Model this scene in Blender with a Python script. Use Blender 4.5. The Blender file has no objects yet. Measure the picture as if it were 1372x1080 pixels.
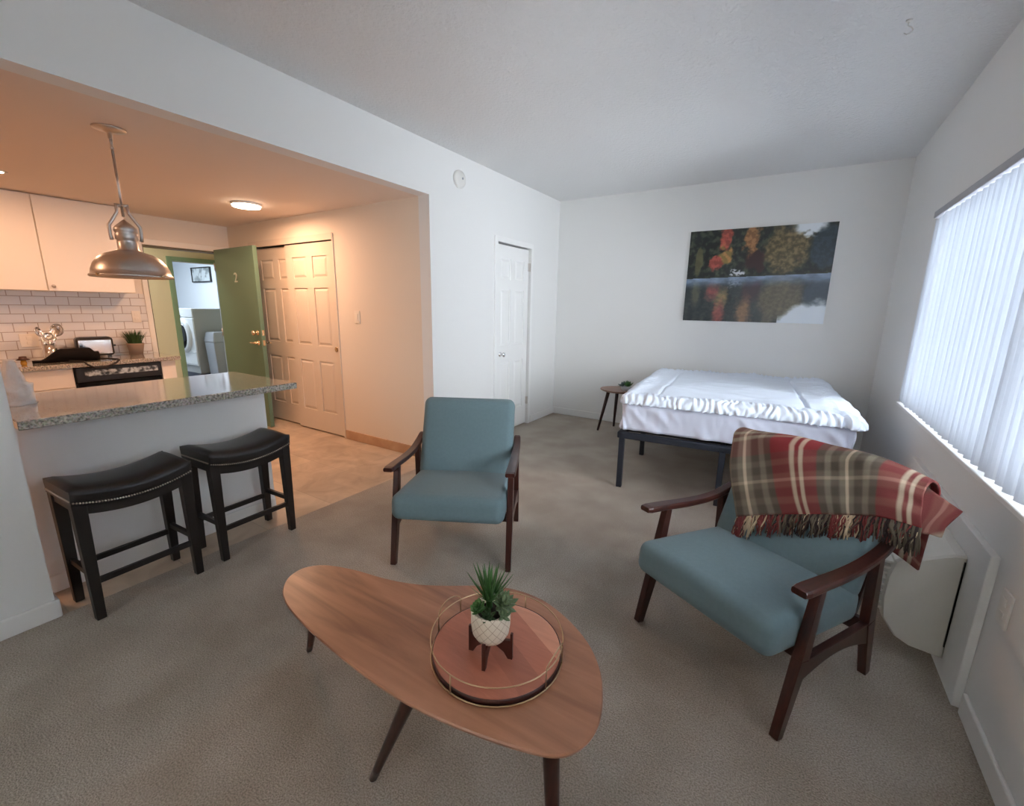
import bpy, bmesh, math, random
from mathutils import Vector, Matrix, noise
from math import sin, cos, pi, radians, hypot, sqrt
random.seed(7)
SC = bpy.context.scene
COL = SC.collection

# ------------------------------------------------------------------ colour / material helpers
def lin(r, g, b):
    def f(c):
        c /= 255.0
        return c / 12.92 if c <= .04045 else ((c + .055) / 1.055) ** 2.4
    return (f(r), f(g), f(b), 1)

def mat(name, col, rough=.5, metal=0.0, bump=None, var=None, spec=.5, sheen=0, trans=0, coat=0):
    """bump=(scale,strength,dist); var=(scale,colour2,stretch)"""
    m = bpy.data.materials.new(name); m.use_nodes = True
    nt = m.node_tree; b = nt.nodes['Principled BSDF']
    b.inputs['Base Color'].default_value = col
    b.inputs['Roughness'].default_value = rough
    b.inputs['Metallic'].default_value = metal
    b.inputs['Specular IOR Level'].default_value = spec
    b.inputs['Sheen Weight'].default_value = sheen
    b.inputs['Coat Weight'].default_value = coat
    b.inputs['Transmission Weight'].default_value = trans
    tc = nt.nodes.new('ShaderNodeTexCoord')
    if var:
        sc, c2, st = var
        mp = nt.nodes.new('ShaderNodeMapping'); mp.inputs['Scale'].default_value = st
        nz = nt.nodes.new('ShaderNodeTexNoise'); nz.inputs['Scale'].default_value = sc; nz.inputs['Detail'].default_value = 6
        rp = nt.nodes.new('ShaderNodeValToRGB')
        rp.color_ramp.elements[0].position = .35; rp.color_ramp.elements[0].color = col
        rp.color_ramp.elements[1].position = .65; rp.color_ramp.elements[1].color = c2
        nt.links.new(tc.outputs['Object'], mp.inputs[0]); nt.links.new(mp.outputs[0], nz.inputs['Vector'])
        nt.links.new(nz.outputs['Fac'], rp.inputs[0]); nt.links.new(rp.outputs[0], b.inputs['Base Color'])
    if bump:
        nz = nt.nodes.new('ShaderNodeTexNoise'); nz.inputs['Scale'].default_value = bump[0]; nz.inputs['Detail'].default_value = 5
        bp = nt.nodes.new('ShaderNodeBump'); bp.inputs['Strength'].default_value = bump[1]; bp.inputs['Distance'].default_value = bump[2]
        nt.links.new(tc.outputs['Object'], nz.inputs['Vector'])
        nt.links.new(nz.outputs['Fac'], bp.inputs['Height']); nt.links.new(bp.outputs[0], b.inputs['Normal'])
    return m

def emit_mat(name, col, s):
    m = bpy.data.materials.new(name); m.use_nodes = True
    b = m.node_tree.nodes['Principled BSDF']
    b.inputs['Base Color'].default_value = col
    b.inputs['Emission Color'].default_value = col
    b.inputs['Emission Strength'].default_value = s
    return m

M = {}
M['wall'] = mat('wall_paint', (.76, .76, .75, 1), .75, bump=(90, .12, .002))
M['ceiling'] = mat('textured_ceiling', (.74, .74, .74, 1), .9, bump=(52, .8, .011))
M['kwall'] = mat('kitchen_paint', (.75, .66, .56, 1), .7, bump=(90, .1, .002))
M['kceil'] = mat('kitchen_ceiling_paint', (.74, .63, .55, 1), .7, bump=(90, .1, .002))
M['trim'] = mat('white_trim', (.80, .80, .79, 1), .4)
M['door'] = mat('white_door_paint', (.80, .80, .79, 1), .4)
M['closet'] = mat('cream_door_paint', (.66, .57, .48, 1), .4)
M['green'] = mat('green_door_paint', lin(92, 118, 98), .42, bump=(40, .05, .001))
M['greentrim'] = mat('green_trim', lin(120, 150, 122), .5)
M['hall'] = mat('hall_paint', lin(205, 200, 172), .8)
M['laundry'] = mat('laundry_paint', lin(225, 230, 235), .8)
M['chrome'] = mat('chrome', (.8, .8, .8, 1), .12, 1)
M['nickel'] = mat('brushed_nickel', (.60, .56, .53, 1), .36, 1)
M['brass'] = mat('brass', (.75, .58, .38, 1), .25, 1)
M['blackwood'] = mat('black_wood', (.012, .009, .008, 1), .4, bump=(60, .1, .001))
M['leather'] = mat('black_leather', (.014, .012, .012, 1), .33, bump=(180, .12, .001))
M['nail'] = mat('nailhead', (.55, .48, .42, 1), .4, 1)
M['fabric'] = mat('teal_fabric', lin(98, 119, 125), .9, bump=(900, .35, .001), sheen=.1,
                  var=(60, lin(95, 116, 122), (1, 1, 1)))
M['darkwood'] = mat('dark_walnut', lin(48, 22, 17), .3, var=(14, lin(66, 31, 23), (6, 1, 1)), coat=.15)
M['black'] = mat('black_plastic', (.012, .012, .013, 1), .35)
M['bedmetal'] = mat('bed_metal', lin(38, 44, 56), .5)
M['white_plastic'] = mat('white_plastic', (.72, .71, .68, 1), .4)
M['ac'] = mat('beige_plastic', lin(196, 193, 184), .5)
M['cabinet'] = mat('cabinet_paint', (.82, .76, .68, 1), .4)
M['sheet'] = mat('sheet_blue_cast', (.70, .74, .88, 1), .75)  # white cloth; the bluish tint paints in the window light
M['comf'] = mat('comforter_blue_cast', (.76, .83, .94, 1), .8, bump=(300, .1, .001))  # white comforter with the sky's blue cast mixed into its colour
M['paper'] = mat('white_paper', (.72, .71, .70, 1), .9, bump=(60, .6, .006))
M['leaf'] = mat('leaf_green', lin(58, 104, 52), .5, var=(20, lin(84, 132, 66), (1, 1, 1)))
M['leaf2'] = mat('leaf_grey_green', lin(92, 118, 84), .55, var=(20, lin(120, 140, 100), (1, 1, 1)))
M['leaf3'] = mat('grass_green', lin(48, 76, 36), .6)
M['soil'] = mat('soil', lin(40, 32, 26), .95, bump=(120, 1, .01))
M['tanpot'] = mat('tan_pot', lin(150, 128, 112), .7)
M['greypot'] = mat('grey_pot', lin(190, 195, 198), .4)
M['glassdark'] = mat('dark_glass', (.006, .006, .007, 1), .08)
M['rubber'] = mat('grey_plastic', lin(150, 155, 160), .5)
M['washer'] = mat('washer_enamel', lin(225, 228, 230), .35)
M['washer_side'] = mat('grey_enamel', lin(170, 171, 170), .5)
M['bin'] = mat('grey_bin', lin(172, 176, 184), .5)
M['mirror'] = mat('polished_steel', (.82, .84, .88, 1), .12, 1)
M['amber'] = mat('amber_glass', lin(220, 160, 60), .25)
M['lampglow'] = emit_mat('warm_lamp', (1, .80, .60, 1), 14)
M['goldwire'] = mat('gold_wire', (.62, .45, .27, 1), .3, 1)
M['trayside'] = mat('tray_side', lin(60, 26, 20), .45)
M['standwood'] = mat('stand_wood', lin(74, 34, 24), .45)

def nodes_mat(name):
    m = bpy.data.materials.new(name); m.use_nodes = True
    return m, m.node_tree, m.node_tree.nodes['Principled BSDF']

# carpet
def carpet():
    m, nt, b = nodes_mat('carpet')
    tc = nt.nodes.new('ShaderNodeTexCoord')
    big = nt.nodes.new('ShaderNodeTexNoise'); big.inputs['Scale'].default_value = 3.2; big.inputs['Detail'].default_value = 5
    fine = nt.nodes.new('ShaderNodeTexNoise'); fine.inputs['Scale'].default_value = 190; fine.inputs['Detail'].default_value = 3
    r1 = nt.nodes.new('ShaderNodeValToRGB')
    r1.color_ramp.elements[0].position = .38; r1.color_ramp.elements[0].color = lin(170, 160, 148)
    r1.color_ramp.elements[1].position = .62; r1.color_ramp.elements[1].color = lin(184, 175, 164)
    r2 = nt.nodes.new('ShaderNodeValToRGB')
    r2.color_ramp.elements[0].position = .33; r2.color_ramp.elements[0].color = (.66, .65, .64, 1)
    r2.color_ramp.elements[1].position = .66; r2.color_ramp.elements[1].color = (1.12, 1.12, 1.12, 1)
    mx = nt.nodes.new('ShaderNodeMix'); mx.data_type = 'RGBA'; mx.blend_type = 'MULTIPLY'; mx.inputs[0].default_value = 1
    bp = nt.nodes.new('ShaderNodeBump'); bp.inputs['Strength'].default_value = .8; bp.inputs['Distance'].default_value = .008
    for n in (big, fine): nt.links.new(tc.outputs['Object'], n.inputs['Vector'])
    nt.links.new(big.outputs['Fac'], r1.inputs[0]); nt.links.new(fine.outputs['Fac'], r2.inputs[0])
    nt.links.new(r1.outputs[0], mx.inputs[6]); nt.links.new(r2.outputs[0], mx.inputs[7])
    nt.links.new(mx.outputs[2], b.inputs['Base Color']); nt.links.new(fine.outputs['Fac'], bp.inputs['Height'])
    nt.links.new(bp.outputs[0], b.inputs['Normal'])
    b.inputs['Roughness'].default_value = 1; b.inputs['Specular IOR Level'].default_value = .1
    return m
M['carpet'] = carpet()

def brickmat(name, c1, c2, mortar, bw, bh, ms, rough, swizzle, noise_amt=None, offset=.5, bumpd=.002):
    m, nt, b = nodes_mat(name)
    tc = nt.nodes.new('ShaderNodeTexCoord'); sp = nt.nodes.new('ShaderNodeSeparateXYZ'); cb = nt.nodes.new('ShaderNodeCombineXYZ')
    nt.links.new(tc.outputs['Object'], sp.inputs[0])
    nt.links.new(sp.outputs[swizzle[0]], cb.inputs[0]); nt.links.new(sp.outputs[swizzle[1]], cb.inputs[1])
    br = nt.nodes.new('ShaderNodeTexBrick')
    br.inputs['Scale'].default_value = 1; br.inputs['Brick Width'].default_value = bw; br.inputs['Row Height'].default_value = bh
    br.inputs['Mortar Size'].default_value = ms; br.inputs['Mortar Smooth'].default_value = .2; br.offset = offset
    br.inputs['Color1'].default_value = c1; br.inputs['Color2'].default_value = c2; br.inputs['Mortar'].default_value = mortar
    nt.links.new(cb.outputs[0], br.inputs['Vector'])
    out = br.outputs['Color']
    if noise_amt:
        nz = nt.nodes.new('ShaderNodeTexNoise'); nz.inputs['Scale'].default_value = 3.5; nz.inputs['Detail'].default_value = 8
        nz.inputs['Distortion'].default_value = 1.2
        rp = nt.nodes.new('ShaderNodeValToRGB')
        rp.color_ramp.elements[0].position = .3; rp.color_ramp.elements[0].color = noise_amt
        rp.color_ramp.elements[1].position = .7; rp.color_ramp.elements[1].color = (1.1, 1.08, 1.05, 1)
        mx = nt.nodes.new('ShaderNodeMix'); mx.data_type = 'RGBA'; mx.blend_type = 'MULTIPLY'; mx.inputs[0].default_value = 1
        nt.links.new(tc.outputs['Object'], nz.inputs['Vector']); nt.links.new(nz.outputs['Fac'], rp.inputs[0])
        nt.links.new(out, mx.inputs[6]); nt.links.new(rp.outputs[0], mx.inputs[7]); out = mx.outputs[2]
    nt.links.new(out, b.inputs['Base Color'])
    bp = nt.nodes.new('ShaderNodeBump'); bp.inputs['Distance'].default_value = bumpd; bp.invert = True; bp.inputs['Strength'].default_value = .6
    nt.links.new(br.outputs['Fac'], bp.inputs['Height']); nt.links.new(bp.outputs[0], b.inputs['Normal'])
    b.inputs['Roughness'].default_value = rough
    return m
M['tile'] = brickmat('floor_tile', (.58, .47, .36, 1), (.48, .38, .29, 1), (.44, .36, .28, 1), .46, .46, .004, .45, (0, 1), (.72, .68, .64, 1), 0)
M['tilebase'] = mat('tile_skirting', lin(196, 160, 128), .5, var=(6, lin(178, 140, 110), (1, 1, 1)))
M['subway'] = brickmat('subway_tile', (.74, .70, .67, 1), (.70, .66, .63, 1), (.44, .36, .31, 1), .157, .0795, .0036, .18, (1, 2), None)

def granite():
    m, nt, b = nodes_mat('granite')
    tc = nt.nodes.new('ShaderNodeTexCoord')
    v = nt.nodes.new('ShaderNodeTexVoronoi'); v.inputs['Scale'].default_value = 120
    n1 = nt.nodes.new('ShaderNodeTexNoise'); n1.inputs['Scale'].default_value = 95; n1.inputs['Detail'].default_value = 8
    r = nt.nodes.new('ShaderNodeValToRGB')
    e = r.color_ramp.elements
    e[0].position = .30; e[0].color = lin(92, 90, 86)
    e[1].position = .68; e[1].color = lin(204, 198, 188)
    x = e.new(.44); x.color = lin(146, 142, 134)
    x = e.new(.54); x.color = lin(178, 172, 162)
    mx = nt.nodes.new('ShaderNodeMix'); mx.data_type = 'RGBA'; mx.blend_type = 'MULTIPLY'; mx.inputs[0].default_value = .15
    for n in (v, n1): nt.links.new(tc.outputs['Object'], n.inputs['Vector'])
    nt.links.new(n1.outputs['Fac'], r.inputs[0]); nt.links.new(r.outputs[0], mx.inputs[6]); nt.links.new(v.outputs['Color'], mx.inputs[7])
    nt.links.new(mx.outputs[2], b.inputs['Base Color']); b.inputs['Roughness'].default_value = .09; b.inputs['Coat Weight'].default_value = .8; b.inputs['Coat IOR'].default_value = 1.6; b.inputs['Coat Roughness'].default_value = .10
    return m
M['granite'] = granite()

def walnut(name, c1, c2, c3, ang=0, scale=1.0, rough=.35):
    m, nt, b = nodes_mat(name)
    tc = nt.nodes.new('ShaderNodeTexCoord'); mp = nt.nodes.new('ShaderNodeMapping')
    mp.inputs['Rotation'].default_value = (0, 0, ang); mp.inputs['Scale'].default_value = (1.2 * scale, 11 * scale, 1)
    n1 = nt.nodes.new('ShaderNodeTexNoise'); n1.inputs['Scale'].default_value = 1.6; n1.inputs['Detail'].default_value = 8; n1.inputs['Distortion'].default_value = .6
    r = nt.nodes.new('ShaderNodeValToRGB'); e = r.color_ramp.elements
    e[0].position = .32; e[0].color = c1; e[1].position = .7; e[1].color = c3; x = e.new(.5); x.color = c2
    nt.links.new(tc.outputs['Object'], mp.inputs[0]); nt.links.new(mp.outputs[0], n1.inputs['Vector'])
    nt.links.new(n1.outputs['Fac'], r.inputs[0]); nt.links.new(r.outputs[0], b.inputs['Base Color'])
    b.inputs['Roughness'].default_value = rough
    return m
M['walnut'] = walnut('walnut_top', lin(128, 84, 60), lin(156, 106, 78), lin(176, 124, 94))
M['walnut2'] = walnut('side_table_wood', lin(120, 86, 68), lin(138, 100, 80), lin(150, 110, 90), 0, 2)

def traywood():
    m, nt, b = nodes_mat('tray_wood')
    tc = nt.nodes.new('ShaderNodeTexCoord'); mp = nt.nodes.new('ShaderNodeMapping'); mp.inputs['Rotation'].default_value = (0, 0, radians(28))
    sp = nt.nodes.new('ShaderNodeSeparateXYZ')
    mu = nt.nodes.new('ShaderNodeMath'); mu.operation = 'MULTIPLY_ADD'; mu.inputs[1].default_value = 13; mu.inputs[2].default_value = 23.4
    fl = nt.nodes.new('ShaderNodeMath'); fl.operation = 'FLOOR'
    wn = nt.nodes.new('ShaderNodeTexWhiteNoise'); wn.noise_dimensions = '1D'
    r = nt.nodes.new('ShaderNodeValToRGB'); e = r.color_ramp.elements
    e[0].position = 0; e[0].color = lin(150, 88, 68); e[1].position = 1; e[1].color = lin(226, 166, 136); x = e.new(.5); x.color = lin(196, 124, 98)
    mp2 = nt.nodes.new('ShaderNodeMapping'); mp2.inputs['Rotation'].default_value = (0, 0, radians(28)); mp2.inputs['Scale'].default_value = (5, 40, 1)
    nz = nt.nodes.new('ShaderNodeTexNoise'); nz.inputs['Scale'].default_value = 1; nz.inputs['Detail'].default_value = 6; nz.inputs['Distortion'].default_value = 1.5
    r2 = nt.nodes.new('ShaderNodeValToRGB'); r2.color_ramp.elements[0].color = (.7, .66, .64, 1); r2.color_ramp.elements[1].color = (1.1, 1.1, 1.1, 1)
    mx = nt.nodes.new('ShaderNodeMix'); mx.data_type = 'RGBA'; mx.blend_type = 'MULTIPLY'; mx.inputs[0].default_value = 1
    L = nt.links.new
    L(tc.outputs['Object'], mp.inputs[0]); L(mp.outputs[0], sp.inputs[0]); L(sp.outputs[1], mu.inputs[0]); L(mu.outputs[0], fl.inputs[0])
    L(fl.outputs[0], wn.inputs['W']); L(wn.outputs['Value'], r.inputs[0])
    L(tc.outputs['Object'], mp2.inputs[0]); L(mp2.outputs[0], nz.inputs['Vector']); L(nz.outputs['Fac'], r2.inputs[0])
    L(r.outputs[0], mx.inputs[6]); L(r2.outputs[0], mx.inputs[7]); L(mx.outputs[2], b.inputs['Base Color'])
    b.inputs['Roughness'].default_value = .4
    return m
M['traywood'] = traywood()

def potmat():
    m, nt, b = nodes_mat('patterned_pot')
    tc = nt.nodes.new('ShaderNodeTexCoord'); L = nt.links.new
    sp = nt.nodes.new('ShaderNodeSeparateXYZ'); L(tc.outputs['Object'], sp.inputs[0])
    at = nt.nodes.new('ShaderNodeMath'); at.operation = 'ARCTAN2'; L(sp.outputs[1], at.inputs[0]); L(sp.outputs[0], at.inputs[1])
    def line(sgn):
        a = nt.nodes.new('ShaderNodeMath'); a.operation = 'MULTIPLY'; a.inputs[1].default_value = 14 / (2 * pi); L(at.outputs[0], a.inputs[0])
        z = nt.nodes.new('ShaderNodeMath'); z.operation = 'MULTIPLY'; z.inputs[1].default_value = sgn * 38; L(sp.outputs[2], z.inputs[0])
        s = nt.nodes.new('ShaderNodeMath'); s.operation = 'ADD'; L(a.outputs[0], s.inputs[0]); L(z.outputs[0], s.inputs[1])
        f = nt.nodes.new('ShaderNodeMath'); f.operation = 'FRACT'; L(s.outputs[0], f.inputs[0])
        g = nt.nodes.new('ShaderNodeMath'); g.operation = 'LESS_THAN'; g.inputs[1].default_value = .09; L(f.outputs[0], g.inputs[0])
        return g
    g1, g2 = line(1), line(-1)
    mxx = nt.nodes.new('ShaderNodeMath'); mxx.operation = 'MAXIMUM'; L(g1.outputs[0], mxx.inputs[0]); L(g2.outputs[0], mxx.inputs[1])
    mc = nt.nodes.new('ShaderNodeMix'); mc.data_type = 'RGBA'; L(mxx.outputs[0], mc.inputs[0])
    mc.inputs[6].default_value = lin(226, 214, 196); mc.inputs[7].default_value = lin(186, 168, 146)
    L(mc.outputs[2], b.inputs['Base Color']); b.inputs['Roughness'].default_value = .55
    return m
M['pot'] = potmat()

def translucent_mat(name='blind_vane', fac=.5, tcol=(.40, .43, .47, 1)):
    m = bpy.data.materials.new(name); m.use_nodes = True; nt = m.node_tree
    nt.nodes.clear()
    o = nt.nodes.new('ShaderNodeOutputMaterial'); d = nt.nodes.new('ShaderNodeBsdfDiffuse'); t = nt.nodes.new('ShaderNodeBsdfTranslucent')
    x = nt.nodes.new('ShaderNodeMixShader'); x.inputs[0].default_value = fac
    d.inputs[0].default_value = (.80, .81, .84, 1); t.inputs[0].default_value = tcol
    nt.links.new(d.outputs[0], x.inputs[1]); nt.links.new(t.outputs[0], x.inputs[2]); nt.links.new(x.outputs[0], o.inputs[0])
    return m
M['vane'] = translucent_mat()
M['sheer'] = translucent_mat('fill_window_sheer', .75, (.80, .78, .74, 1))

def glass_mat():
    m = bpy.data.materials.new('window_glass'); m.use_nodes = True; nt = m.node_tree; nt.nodes.clear()
    o = nt.nodes.new('ShaderNodeOutputMaterial'); t = nt.nodes.new('ShaderNodeBsdfTransparent'); g = nt.nodes.new('ShaderNodeBsdfGlossy')
    g.inputs['Roughness'].default_value = .02
    f = nt.nodes.new('ShaderNodeFresnel'); f.inputs[0].default_value = 1.45
    x = nt.nodes.new('ShaderNodeMixShader')
    nt.links.new(f.outputs[0], x.inputs[0]); nt.links.new(t.outputs[0], x.inputs[1]); nt.links.new(g.outputs[0], x.inputs[2]); nt.links.new(x.outputs[0], o.inputs[0])
    return m
M['glass'] = glass_mat()

# ------------------------------------------------------------------ mesh helpers
class MB:
    def __init__(s): s.bm = bmesh.new(); s.mi = 0
    def _f(s, vs, smooth=False):
        try: f = s.bm.faces.new(vs)
        except ValueError: return None
        f.smooth = smooth; f.material_index = s.mi
        return f
    def box(s, x0, x1, y0, y1, z0, z1, mtx=None):
        c = [(x0, y0, z0), (x1, y0, z0), (x1, y1, z0), (x0, y1, z0), (x0, y0, z1), (x1, y0, z1), (x1, y1, z1), (x0, y1, z1)]
        v = [s.bm.verts.new(mtx @ Vector(p) if mtx else p) for p in c]
        for q in ((3, 2, 1, 0), (4, 5, 6, 7), (0, 1, 5, 4), (1, 2, 6, 5), (2, 3, 7, 6), (3, 0, 4, 7)): s._f([v[i] for i in q])
        return s
    def hexa(s, bot, top):
        v = [s.bm.verts.new(p) for p in list(bot) + list(top)]
        n = len(bot)
        s._f(v[:n][::-1]); s._f(v[n:])
        for i in range(n): s._f([v[i], v[(i + 1) % n], v[n + (i + 1) % n], v[n + i]])
        return s
    def loft(s, rings, closed=True, cap=True, smooth=True):
        R = [[s.bm.verts.new(p) for p in r] for r in rings]
        for a, b in zip(R, R[1:]):
            n = len(a); m_ = n if closed else n - 1
            for i in range(m_): s._f([a[i], a[(i + 1) % n], b[(i + 1) % n], b[i]], smooth)
        if cap and closed:
            s._f(R[0][::-1]); s._f(R[-1])
        return s
    def tube(s, pts, r, seg=10, closed=False, cap=True):
        pts = [Vector(p) for p in pts]; n = len(pts)
        rr = r if isinstance(r, (list, tuple)) else [r] * n
        rings = []; up = None
        for i, p in enumerate(pts):
            if closed: t = pts[(i + 1) % n] - pts[i - 1]
            else: t = pts[min(i + 1, n - 1)] - pts[max(i - 1, 0)]
            if t.length < 1e-9: t = Vector((0, 0, 1))
            t.normalize()
            if up is None:
                up = Vector((0, 0, 1)) if abs(t.z) < .9 else Vector((1, 0, 0))
            a = up - t * up.dot(t)
            if a.length < 1e-6: a = Vector((1, 0, 0)) - t * t.x
            a.normalize(); up = a
            b = t.cross(a)
            rings.append([p + (a * cos(2 * pi * k / seg) + b * sin(2 * pi * k / seg)) * rr[i] for k in range(seg)])
        if closed: rings.append(rings[0])
        return s.loft(rings, True, cap and not closed)
    def lathe(s, prof, c=(0, 0, 0), seg=32, cap=True):
        rings = [[(c[0] + r * cos(2 * pi * k / seg), c[1] + r * sin(2 * pi * k / seg), c[2] + z) for k in range(seg)] for r, z in prof]
        return s.loft(rings, True, cap)
    def prism(s, outline, z0, z1):
        return s.hexa([(x, y, z0) for x, y in outline], [(x, y, z1) for x, y in outline])
    def rbar(s, p0, p1, w0, d0, w1=None, d1=None, side=(1, 0, 0)):
        """rectangular tapered bar from p0 to p1, width along 'side'"""
        w1 = w0 if w1 is None else w1; d1 = d0 if d1 is None else d1
        p0, p1 = Vector(p0), Vector(p1); t = (p1 - p0).normalized(); a = Vector(side); a = (a - t * a.dot(t)).normalized(); b = t.cross(a)
        def ring(p, w, d): return [p + a * (sx * w / 2) + b * (sy * d / 2) for sx, sy in ((-1, -1), (1, -1), (1, 1), (-1, 1))]
        return s.hexa(ring(p0, w0, d0), ring(p1, w1, d1))
    def build(s, name, m=None, parent=None, bevel=0, seg=2, subd=0, loc=None, rotz=None, smooth=None):
        bmesh.ops.recalc_face_normals(s.bm, faces=s.bm.faces)
        me = bpy.data.meshes.new(name); s.bm.to_mesh(me); s.bm.free()
        ms = m if isinstance(m, (list, tuple)) else [m]
        for q in ms: me.materials.append(q)
        if smooth is not None:
            for p in me.polygons: p.use_smooth = smooth
        o = bpy.data.objects.new(name, me); COL.objects.link(o)
        if parent: o.parent = parent
        if loc: o.location = loc
        if rotz is not None: o.rotation_euler[2] = rotz
        if bevel:
            b = o.modifiers.new('bevel', 'BEVEL'); b.width = bevel; b.segments = seg; b.limit_method = 'ANGLE'; b.angle_limit = radians(35)
        if subd:
            b = o.modifiers.new('sub', 'SUBSURF'); b.levels = subd; b.render_levels = subd
        return o

def tag(o, label, cat, group=None):
    o['label'] = label; o['category'] = cat
    if group: o['group'] = group
    return o
def thing(name, label, cat, loc=(0, 0, 0), rotz=0, group=None):
    o = bpy.data.objects.new(name, None); COL.objects.link(o); o.empty_display_size = .1
    o.location = loc; o.rotation_euler[2] = rotz
    return tag(o, label, cat, group)
def struct(o): o['kind'] = 'structure'; return o
def copy_tree(o, parent=None):
    c = o.copy(); COL.objects.link(c); c.parent = parent
    for ch in o.children: copy_tree(ch, c)
    return c

def rounded_pillow(mb, cx, cy, cz, hx, hy, hz, r, n=10, rot=None, crown=0.0):
    """rounded box built as superellipsoid-ish grid: real cushion block"""
    def add(pts): return [mb.bm.verts.new(p) for p in pts]
    # cube-sphere rounded box
    N = n
    faces = {}
    def rb(p):
        q = Vector((max(-hx + r, min(hx - r, p.x)), max(-hy + r, min(hy - r, p.y)), max(-hz + r, min(hz - r, p.z))))
        d = p - q
        if d.length > 1e-9: d = d.normalized() * r
        out = q + d
        if crown:
            fx = 1 - (out.x / hx) ** 2; fy = 1 - (out.y / hy) ** 2
            out.z += crown * max(0, fx) * max(0, fy) * (1 if out.z > 0 else -.3)
        if rot: out = rot @ out
        return out + Vector((cx, cy, cz))
    def coords(h):
        base = [-h, -h + r * .15, -h + r * .4, -h + r * .7, -h + r]
        mid = [-h + r + (2 * h - 2 * r) * i / N for i in range(1, N)]
        return base + mid + [-x for x in base[::-1]]
    X, Y, Z = coords(hx), coords(hy), coords(hz)
    vmap = {}
    def V(p):
        k = (round(p[0], 6), round(p[1], 6), round(p[2], 6))
        if k not in vmap: vmap[k] = mb.bm.verts.new(rb(Vector(p)))
        return vmap[k]
    def face(A, B, f):
        for i in range(len(A) - 1):
            for j in range(len(B) - 1):
                mb._f([V(f(A[i], B[j])), V(f(A[i + 1], B[j])), V(f(A[i + 1], B[j + 1])), V(f(A[i], B[j + 1]))], True)
    for sgn in (-1, 1):
        face(X, Y, lambda a, b: (a, b, sgn * hz)); face(X, Z, lambda a, b: (a, sgn * hy, b)); face(Y, Z, lambda a, b: (sgn * hx, a, b))
    return mb

# ------------------------------------------------------------------ room dimensions
W, D, H = 3.3275, 5.288, 2.684
HB, YE, YP = 2.285, 2.93, .4246
YF = -2.2            # wall behind the camera
KX = -3.25           # far kitchen wall
CT = .86             # kitchen counter top

# floors
m = MB(); m.box(0, W + .3, YF, D + .3, -.1, 0); m.box(-.75, 0, YE + .12, D + .3, -.1, 0); m.box(-4.3, 0, YF - .1, YF, -.1, 0)
struct(m.build('floor', M['carpet']))
struct(MB().box(-4.4, 0, YF, YE + .12, -.1, -.002).build('floor_kitchen', M['tile']))
struct(MB().box(-4.4, KX - .12, YE + .12, 4.4, -.1, -.002).build('floor_hall', M['tile']))
struct(MB().box(-9, -4.4, 1.2, 5.5, -.1, -.002).build('floor_laundry', mat('laundry_floor', lin(70, 72, 80), .5)))
# ceilings
struct(MB().box(-.12, W + .3, YF - .1, D + .3, H, H + .1).build('ceiling', M['ceiling']))
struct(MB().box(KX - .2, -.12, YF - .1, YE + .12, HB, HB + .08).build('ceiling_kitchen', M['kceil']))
# left wall: bulkhead above the kitchen opening, wall with closet door, short wall at the bar
DY0, DY1, DH = 3.915, 4.60, 2.05
m = MB()
m.box(-.12, 0, YP, YE, HB, H)
m.box(-.12, 0, YE, DY0, 0, H); m.box(-.12, 0, DY1, D + .3, 0, H); m.box(-.12, 0, DY0, DY1, DH, H)
m.box(-.12, 0, YF, YP, 0, H)
m.box(-.7, -.12, DY0 - .1, DY0 - .05, 0, 2.4); m.box(-.7, -.12, DY1 + .05, DY1 + .1, 0, 2.4); m.box(-.75, -.7, DY0 - .1, DY1 + .1, 0, 2.4); m.box(-.75, -.12, DY0 - .1, DY1 + .1, 2.4, 2.45); 
struct(m.build('wall_left', M['wall']))
struct(MB().box(0, W, D, D + .12, 0, H).build('wall_back', M['wall']))
BX0, BX1, BZ0, BZ1 = 1.0, 2.65, 1.02, 2.15
m = MB(); m.box(-4.3, BX0, YF - .12, YF, 0, H); m.box(BX1, W + .3, YF - .12, YF, 0, H); m.box(BX0, BX1, YF - .12, YF, 0, BZ0); m.box(BX0, BX1, YF - .12, YF, BZ1, H)
struct(m.build('wall_front', M['wall']))
g = bpy.data.objects.new('fill_window', None); COL.objects.link(g); g['kind'] = 'structure'  # unseen window with curtain, added to brighten the foreground
m = MB()
m.box(BX0, BX1, YF - .10, YF - .05, BZ0, BZ0 + .04); m.box(BX0, BX1, YF - .10, YF - .05, BZ1 - .04, BZ1)
for x in (BX0, (BX0 + BX1) / 2 - .02, BX1 - .04): m.box(x, x + .04, YF - .10, YF - .05, BZ0 + .04, BZ1 - .04)
m.build('window_frame', M['white_plastic'], g)
MB().box(BX0 + .04, BX1 - .04, YF - .078, YF - .072, BZ0 + .04, BZ1 - .04).build('window_pane', M['glass'], g)
m = MB(); N_ = 160
front = [(BX0 - .05 + (BX1 - BX0 + .1) * i / N_, YF + .035 + .018 * sin(i * .62)) for i in range(N_ + 1)]
m.hexa([(x, y, BZ0 - .06) for x, y in front] + [(x, y + .002, BZ0 - .06) for x, y in front[::-1]], [(x, y, BZ1 + .06) for x, y in front] + [(x, y + .002, BZ1 + .06) for x, y in front[::-1]])
tag(m.build('curtain', M['sheer']), 'thin white curtain over the added fill-light window behind the camera', 'curtain')
# right wall with window opening
WY0, WY1, WZ0, WZ1 = .70, 3.985, .80, 2.03
m = MB()
m.box(W, W + .16, YF, WY0, 0, H); m.box(W, W + .16, WY1, D + .12, 0, H); m.box(W, W + .16, WY0, WY1, 0, WZ0 - .02); m.box(W, W + .16, WY0, WY1, WZ1, H)
struct(m.build('wall_right', M['wall']))
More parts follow.
